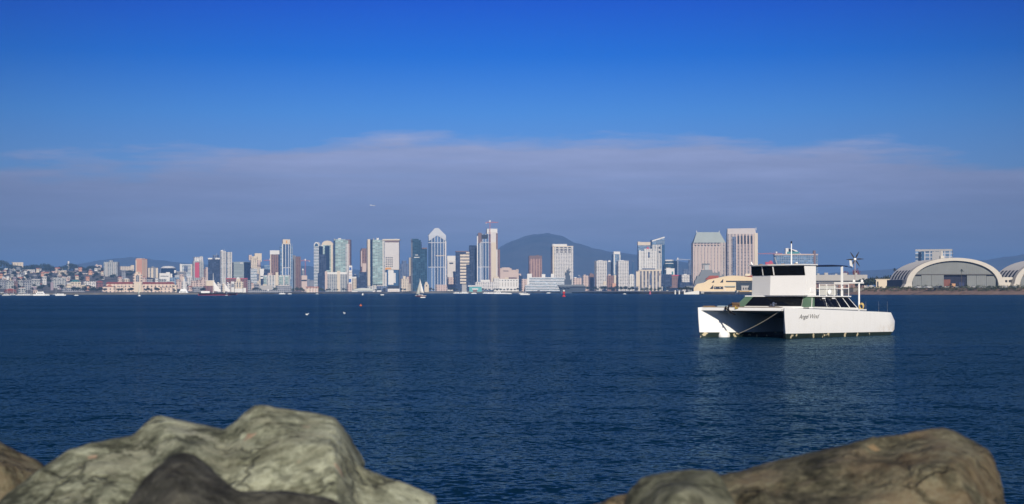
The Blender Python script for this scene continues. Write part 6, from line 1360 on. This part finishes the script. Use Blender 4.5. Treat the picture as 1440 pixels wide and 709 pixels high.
for k, (px, cl, lab) in enumerate(CL):
    Y = 1488 + (k % 3) * 3; X = (px - 720) / F * Y
    if cp is None: cp = car_proto(lab, 'cars parked before the hangars'); o = cp; o.location = (X, Y, 5.75); o.rotation_euler.z = .2
    else:
        o = dup(cp, (X, Y, 5.75), .2 + (math.pi if k % 2 else 0) + .3 * math.sin(k * 2.3), lab)
    pm = plain('car_' + cl, PC[cl], .25, .03)
    for ch in o.children:
        nm = ch.name.split('.')[0]
        if nm in ('body', 'cabin') and k: ch.data = ch.data.copy(); ch.data.materials[0 if nm == 'body' else 1] = pm
# rubble heap and wall bits by the guard house
def heap(name, label, cat, px0, px1, Y, h, mt, seed):
    random.seed(seed); b = MB(); c = at((px0 + px1) / 2, 400, Y); w_ = (px1 - px0) * Y / F
    for k in range(16):
        x = random.uniform(-.5, .5) * w_; r = random.uniform(.5, 1) * h * .5 * (1.1 - abs(x) / w_); b.ball((x, random.uniform(-1, 1.5), r * .7), r * 1.3, r, r, 7, 5, 0, .2)
    o = b.build(name, mt); o.location = (c.x, Y, terrain(c.x, Y) - .2); return tag(o, label, cat)
heap('rubble_heap', 'pale heap of broken concrete left of the sandy-beige box building', 'rubble', 1219, 1231, 1640, 3.8, conc, 5)
heap('rubble_heap', 'low pale rubble heap right of the sandy-beige box building', 'rubble', 1252, 1262, 1640, 2.6, conc, 6)
# ------------------------------------------------------------------ near bank and riprap boulders
bank_m, nt, p = new_mat('bank_gravel')
tc = N(nt, 'ShaderNodeTexCoord')
L(nt, ramp(nt, noise_n(nt, tc.outputs['Object'], 6, 6), [(.3, (.04, .038, .032)), (.7, (.13, .12, .10))]), p.inputs['Base Color']); p.inputs['Roughness'].default_value = .95
b = MB()
def bz(x, y):
    zz = 1.75 - .05 * y if y < 5.5 else 1.475 - (y - 5.5) * .42
    return zz + .08 * noise.noise(Vector((x * 1.3, y * 1.3, 0))) + .04 * noise.noise(Vector((x * 4, y * 4, 3)))
xs = [k * .5 for k in range(-40, 41)]; ys = [k * .5 for k in range(-8, 25)]
for x0, x1 in zip(xs, xs[1:]):
    for y0, y1 in zip(ys, ys[1:]): b.face([(x0, y0, bz(x0, y0)), (x1, y0, bz(x1, y0)), (x1, y1, bz(x1, y1)), (x0, y1, bz(x0, y1))])
tag(b.build('shore_bank', bank_m, smooth=True), kind='structure')
def rock_mat(name, dark, mid, light, lichen, spot, rust, rustamt, scale=1.0):
    m, nt, p = new_mat(name); tc = N(nt, 'ShaderNodeTexCoord'); o = tc.outputs['Object']
    big = noise_n(nt, o, 2.4 * scale, 6, .68); fine = noise_n(nt, o, 11 * scale, 7, .75); grit = noise_n(nt, o, 34 * scale, 5, .7)
    f = math_n(nt, 'ADD', math_n(nt, 'MULTIPLY', big, .46), math_n(nt, 'ADD', math_n(nt, 'MULTIPLY', fine, .30), math_n(nt, 'MULTIPLY', grit, .24)))
    c = ramp(nt, f, [(.43, dark), (.495, mid), (.565, light)])
    l1 = noise_n(nt, o, 6.5 * scale, 7, .72); lm = ramp(nt, l1, [(.53, 0.0), (.60, 1.0)])
    c = mixc(nt, math_n(nt, 'MULTIPLY', lm, .6), c, lichen)
    l2 = noise_n(nt, o, 3.3 * scale, 7, .74); rm = ramp(nt, l2, [(.48, 0.0), (.60, 1.0)]); c = mixc(nt, math_n(nt, 'MULTIPLY', rm, rustamt), c, rust)
    # hairline fractures
    cw = N(nt, 'ShaderNodeVectorMath', operation='SCALE'); L(nt, noise_n(nt, o, 4 * scale, 4, .6, 1), cw.inputs[0]); cw.inputs['Scale'].default_value = .35
    ca = N(nt, 'ShaderNodeVectorMath', operation='ADD'); L(nt, o, ca.inputs[0]); L(nt, cw.outputs[0], ca.inputs[1])
    cv = N(nt, 'ShaderNodeTexVoronoi', feature='DISTANCE_TO_EDGE'); cv.inputs['Scale'].default_value = 2.6 * scale; L(nt, ca.outputs[0], cv.inputs['Vector'])
    crack = math_n(nt, 'MULTIPLY', ramp(nt, cv.outputs[0], [(.004, 1.0), (.028, 0.0)]), ramp(nt, noise_n(nt, o, 3.7 * scale, 3), [(.47, 0.0), (.56, 1.0)])); c = mixc(nt, math_n(nt, 'MULTIPLY', crack, .5), c, dark)
    fb = math_n(nt, 'SUBTRACT', f, math_n(nt, 'MULTIPLY', crack, .25))
    l3 = noise_n(nt, o, 8.0 * scale, 6, .7, 1); sx_ = N(nt, 'ShaderNodeSeparateXYZ'); L(nt, l3, sx_.inputs[0])
    dk = ramp(nt, sx_.outputs[1], [(.37, 1.0), (.44, 0.0)]); c = mixc(nt, math_n(nt, 'MULTIPLY', dk, .6), c, dark)
    wob = N(nt, 'ShaderNodeVectorMath', operation='SCALE'); L(nt, l3, wob.inputs[0]); wob.inputs['Scale'].default_value = .09
    wa = N(nt, 'ShaderNodeVectorMath', operation='ADD'); L(nt, o, wa.inputs[0]); L(nt, wob.outputs[0], wa.inputs[1])
    vo = N(nt, 'ShaderNodeTexVoronoi'); vo.inputs['Scale'].default_value = 13 * scale; L(nt, wa.outputs[0], vo.inputs['Vector'])
    wn = N(nt, 'ShaderNodeTexWhiteNoise', noise_dimensions='3D'); L(nt, vo.outputs['Position'], wn.inputs['Vector'])
    rad = math_n(nt, 'MULTIPLY', wn.outputs[0], .26)
    sp = math_n(nt, 'MULTIPLY', math_n(nt, 'LESS_THAN', vo.outputs['Distance'], rad), math_n(nt, 'GREATER_THAN', wn.outputs[0], .80))
    c = mixc(nt, math_n(nt, 'MULTIPLY', sp, .5), c, mixc(nt, ramp(nt, math_n(nt, 'FRACT', math_n(nt, 'MULTIPLY', wn.outputs[0], 37)), [(.3, 0.0), (.7, 1.0)]), spot, light))
    L(nt, c, p.inputs['Base Color']); p.inputs['Roughness'].default_value = .85; p.inputs['Specular IOR Level'].default_value = .25
    bp = N(nt, 'ShaderNodeBump'); bp.inputs['Strength'].default_value = .9; bp.inputs['Distance'].default_value = .06; L(nt, fb, bp.inputs['Height']); L(nt, bp.outputs[0], p.inputs['Normal'])
    return m
rock_g = rock_mat('green_grey_rock', (.050, .054, .036), (.21, .222, .15), (.46, .48, .345), (.56, .57, .42), (.48, .26, .17), (.10, .095, .05), .5)
rock_b = rock_mat('brown_rock', (.022, .022, .013), (.095, .088, .055), (.21, .195, .125), (.25, .235, .165), (.4, .26, .13), (.105, .062, .028), .55)
rock_o = rock_mat('olive_rock', (.04, .042, .027), (.13, .135, .09), (.24, .245, .17), (.27, .28, .2), (.3, .2, .14), (.09, .085, .05), .4)
rock_d = rock_mat('dark_patch_rock', (.020, .020, .016), (.060, .060, .048), (.12, .118, .095), (.06, .06, .05), (.08, .06, .05), (.03, .022, .016), .4)
def P3(t): return at(*t)
def rock(name, label, blocks, mt, seed, vox=.016, amp=.045, rough=1.0, facets=150):
    bm = bmesh.new()
    for blk in blocks:
        t = bmesh.new()
        for q in blk: t.verts.new(P3(q))
        bmesh.ops.convex_hull(t, input=t.verts); me = bpy.data.meshes.new('t'); t.to_mesh(me); t.free(); bm.from_mesh(me)
    me = bpy.data.meshes.new(name); bm.to_mesh(me); bm.free(); o = bpy.data.objects.new(name, me); C.objects.link(o)
    r = o.modifiers.new('r', 'REMESH'); r.mode = 'VOXEL'; r.voxel_size = vox
    s = o.modifiers.new('s', 'SMOOTH'); s.factor = .5; s.iterations = 3
    def bake():
        ev = o.evaluated_get(bpy.context.evaluated_depsgraph_get()); m = bpy.data.meshes.new_from_object(ev); o.modifiers.clear(); o.data = m; m.name = name; return m
    off = Vector((seed * 3.7, seed * 1.3, seed * 5.1))
    def push(m, fn):
        nn = [v.normal.copy() for v in m.vertices]
        for v, n in zip(m.vertices, nn): v.co += n * fn(v.co + off) * rough
    m2 = bake(); push(m2, lambda q: amp * (.9 * noise.noise(q * 2.1) + .7 * (noise.voronoi(q * 3.6)[0][0] - .4) + .5 * noise.noise(q * 5)))
    # break the surface into fracture planes, then round their edges a little
    dc = o.modifiers.new('d', 'DECIMATE'); dc.ratio = min(1, facets / max(1, len(m2.polygons) * 2)); m2 = bake()
    r = o.modifiers.new('r', 'REMESH'); r.mode = 'VOXEL'; r.voxel_size = .011
    s = o.modifiers.new('s', 'SMOOTH'); s.factor = .5; s.iterations = 2; m2 = bake()
    push(m2, lambda q: amp * (.22 * noise.noise(q * 8) + .15 * (noise.voronoi(q * 14)[0][0] - .4) + .12 * noise.noise(q * 22) + .07 * noise.noise(q * 45)))
    ctr = sum((v.co for v in m2.vertices), Vector()) / len(m2.vertices)
    m2.materials.clear(); m2.materials.append(mt)
    for pgn in m2.polygons: pgn.use_smooth = True
    for v in m2.vertices: v.co -= ctr
    o.location = ctr; tag(o, label, 'rock'); return o
B_ = 860
rock('boulder', 'big grey-green boulder with two humps and a pale facet, left in the foreground', [
 [(318, 606, 5.2), (345, 582, 5.2), (362, 568, 5.25), (385, 565, 5.35), (420, 570, 5.45), (440, 580, 5.35), (330, 660, 4.85), (470, 655, 4.75), (300, 740, 4.6), (480, 750, 4.5), (360, 590, 5.9), (430, 590, 5.9), (300, B_, 4.5), (490, B_, 4.5), (300, 740, 6), (500, 740, 6)],
 [(440, 592, 5.1), (460, 581, 5.02), (470, 585, 5.05), (488, 612, 5.1), (505, 648, 5.1), (512, 660, 5.1), (420, 610, 5.0), (414, 630, 4.92), (440, 660, 4.75), (480, 668, 4.72), (470, 600, 5.7), (510, 660, 5.7), (430, 740, 4.6), (510, 740, 4.65)],
 [(470, 640, 5.0), (520, 659, 5.1), (560, 668, 5.12), (585, 674, 5.1), (600, 690, 5.08), (606, 722, 5.0), (470, 770, 4.55), (600, 800, 4.7), (480, 690, 5.7), (595, 700, 5.7), (470, B_, 4.6), (610, B_, 4.8), (605, B_, 5.6)],
 [(190, 634, 5.2), (203, 608, 5.2), (214, 600, 5.22), (232, 598, 5.25), (258, 602, 5.3), (285, 610, 5.3), (330, 606, 5.3), (345, 650, 4.9), (180, 720, 4.75), (330, 740, 4.6), (262, 630, 4.88), (210, 640, 5.9), (330, 620, 5.9), (190, B_, 4.6), (340, B_, 4.5), (200, B_, 6), (340, B_, 6)],
 [(8, 674, 5.0), (40, 656, 5.05), (62, 648, 5.08), (120, 632, 5.12), (190, 619, 5.16), (225, 630, 5.1), (-30, 800, 4.5), (220, 770, 4.55), (60, 690, 4.82), (150, 690, 4.75), (20, 700, 5.7), (210, 650, 5.8), (-30, B_, 4.5), (220, B_, 4.5)]], rock_g, 1, amp=.026)
rock('boulder', 'small dark boulder with orange spots at the left edge', [[(-90, 600, 5.7), (-40, 606, 5.7), (0, 619, 5.7), (28, 632, 5.7), (55, 645, 5.7), (72, 668, 5.6), (80, 720, 5.5), (-90, 760, 5.2), (60, 760, 5.3), (0, 650, 5.4), (-80, 640, 6.4), (60, 680, 6.3), (-90, B_, 5.3), (70, B_, 5.3)]], rock_b, 2, amp=.03)
rock('boulder', 'dark pointed patch built as a separate rock before the big grey-green boulder', [  # separate dark rock shaped to the dark patch on the big boulder
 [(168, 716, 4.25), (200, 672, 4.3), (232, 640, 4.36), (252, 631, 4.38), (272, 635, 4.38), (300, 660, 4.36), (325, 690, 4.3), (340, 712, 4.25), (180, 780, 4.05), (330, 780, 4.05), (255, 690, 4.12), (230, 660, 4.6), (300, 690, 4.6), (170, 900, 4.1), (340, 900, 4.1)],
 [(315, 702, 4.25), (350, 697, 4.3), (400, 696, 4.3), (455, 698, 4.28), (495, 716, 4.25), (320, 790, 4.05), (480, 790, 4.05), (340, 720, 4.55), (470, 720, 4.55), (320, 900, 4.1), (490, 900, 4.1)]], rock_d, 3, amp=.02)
rock('boulder', 'large brown boulder sloping up to a rounded shoulder, right in the foreground', [
 [(1005, 672, 4.9), (1040, 664, 4.95), (1100, 654, 5.0), (1140, 641, 5.02), (1165, 638, 5.02), (1230, 624, 5.0), (1290, 607, 5.0), (1330, 600.5, 5.0), (1358, 605, 4.98), (1386, 622, 4.95), (1402, 650, 4.9), (1413, 688, 4.85), (1424, 740, 4.8), (1020, 760, 4.4), (1400, 780, 4.4), (1200, 700, 4.55), (1340, 660, 4.6), (1030, 690, 5.6), (1330, 620, 5.6), (1400, 680, 5.6), (1010, B_, 4.3), (1440, B_, 4.4), (1420, B_, 5.6)],
 [(1015, 690, 4.7), (1045, 672, 4.72), (1090, 668, 4.7), (1120, 690, 4.6), (1010, 780, 4.4), (1110, 790, 4.4), (1050, 740, 4.45)],
 [(790, 722, 5.1), (830, 703, 5.15), (862, 692, 5.18), (900, 686, 5.2), (1010, 680, 5.2), (790, 800, 4.9), (1010, 800, 4.8), (830, 730, 5.8), (1010, 700, 5.8), (790, B_, 4.9), (1010, B_, 4.8)]], rock_b, 4, amp=.03)
rock('boulder', 'smooth olive-grey boulder tucked against the left end of the brown one', [[(874, 715, 4.45), (888, 690, 4.5), (905, 673, 4.52), (930, 664, 4.55), (965, 660, 4.55), (1000, 661, 4.52), (1015, 672, 4.48), (1028, 700, 4.4), (1040, 730, 4.35), (880, 800, 4.15), (1030, 800, 4.15), (950, 700, 4.25), (900, 690, 4.9), (1000, 680, 4.9), (870, 900, 4.2), (1045, 900, 4.2)]], rock_o, 5, amp=.022)
# more of the same riprap either side, outside the frame
random.seed(77)
for k, (x, y, r, lab) in enumerate(((-2.4, 5.0, .55, 'rounded olive boulder beyond the left edge of the picture'), (2.3, 4.9, .6, 'brown boulder beyond the right edge of the picture'), (-3.6, 5.6, .7, 'grey-green boulder farthest out on the left'), (3.7, 5.4, .75, 'grey-green boulder farthest out on the right'))):
    pts = []
    for _ in range(18):
        v = Vector((random.gauss(0, 1), random.gauss(0, 1), random.gauss(0, 1))).normalized(); pts.append((x + v.x * r * 1.2, y + v.y * r, 1.75 + v.z * r * .75))
    old = P3
    P3 = lambda q: Vector(q)
    rock('boulder', lab, [pts], (rock_o, rock_b, rock_g, rock_g)[k], 6 + k, .03); P3 = old
# one long stretch of open pebbly bank is left between the boulders
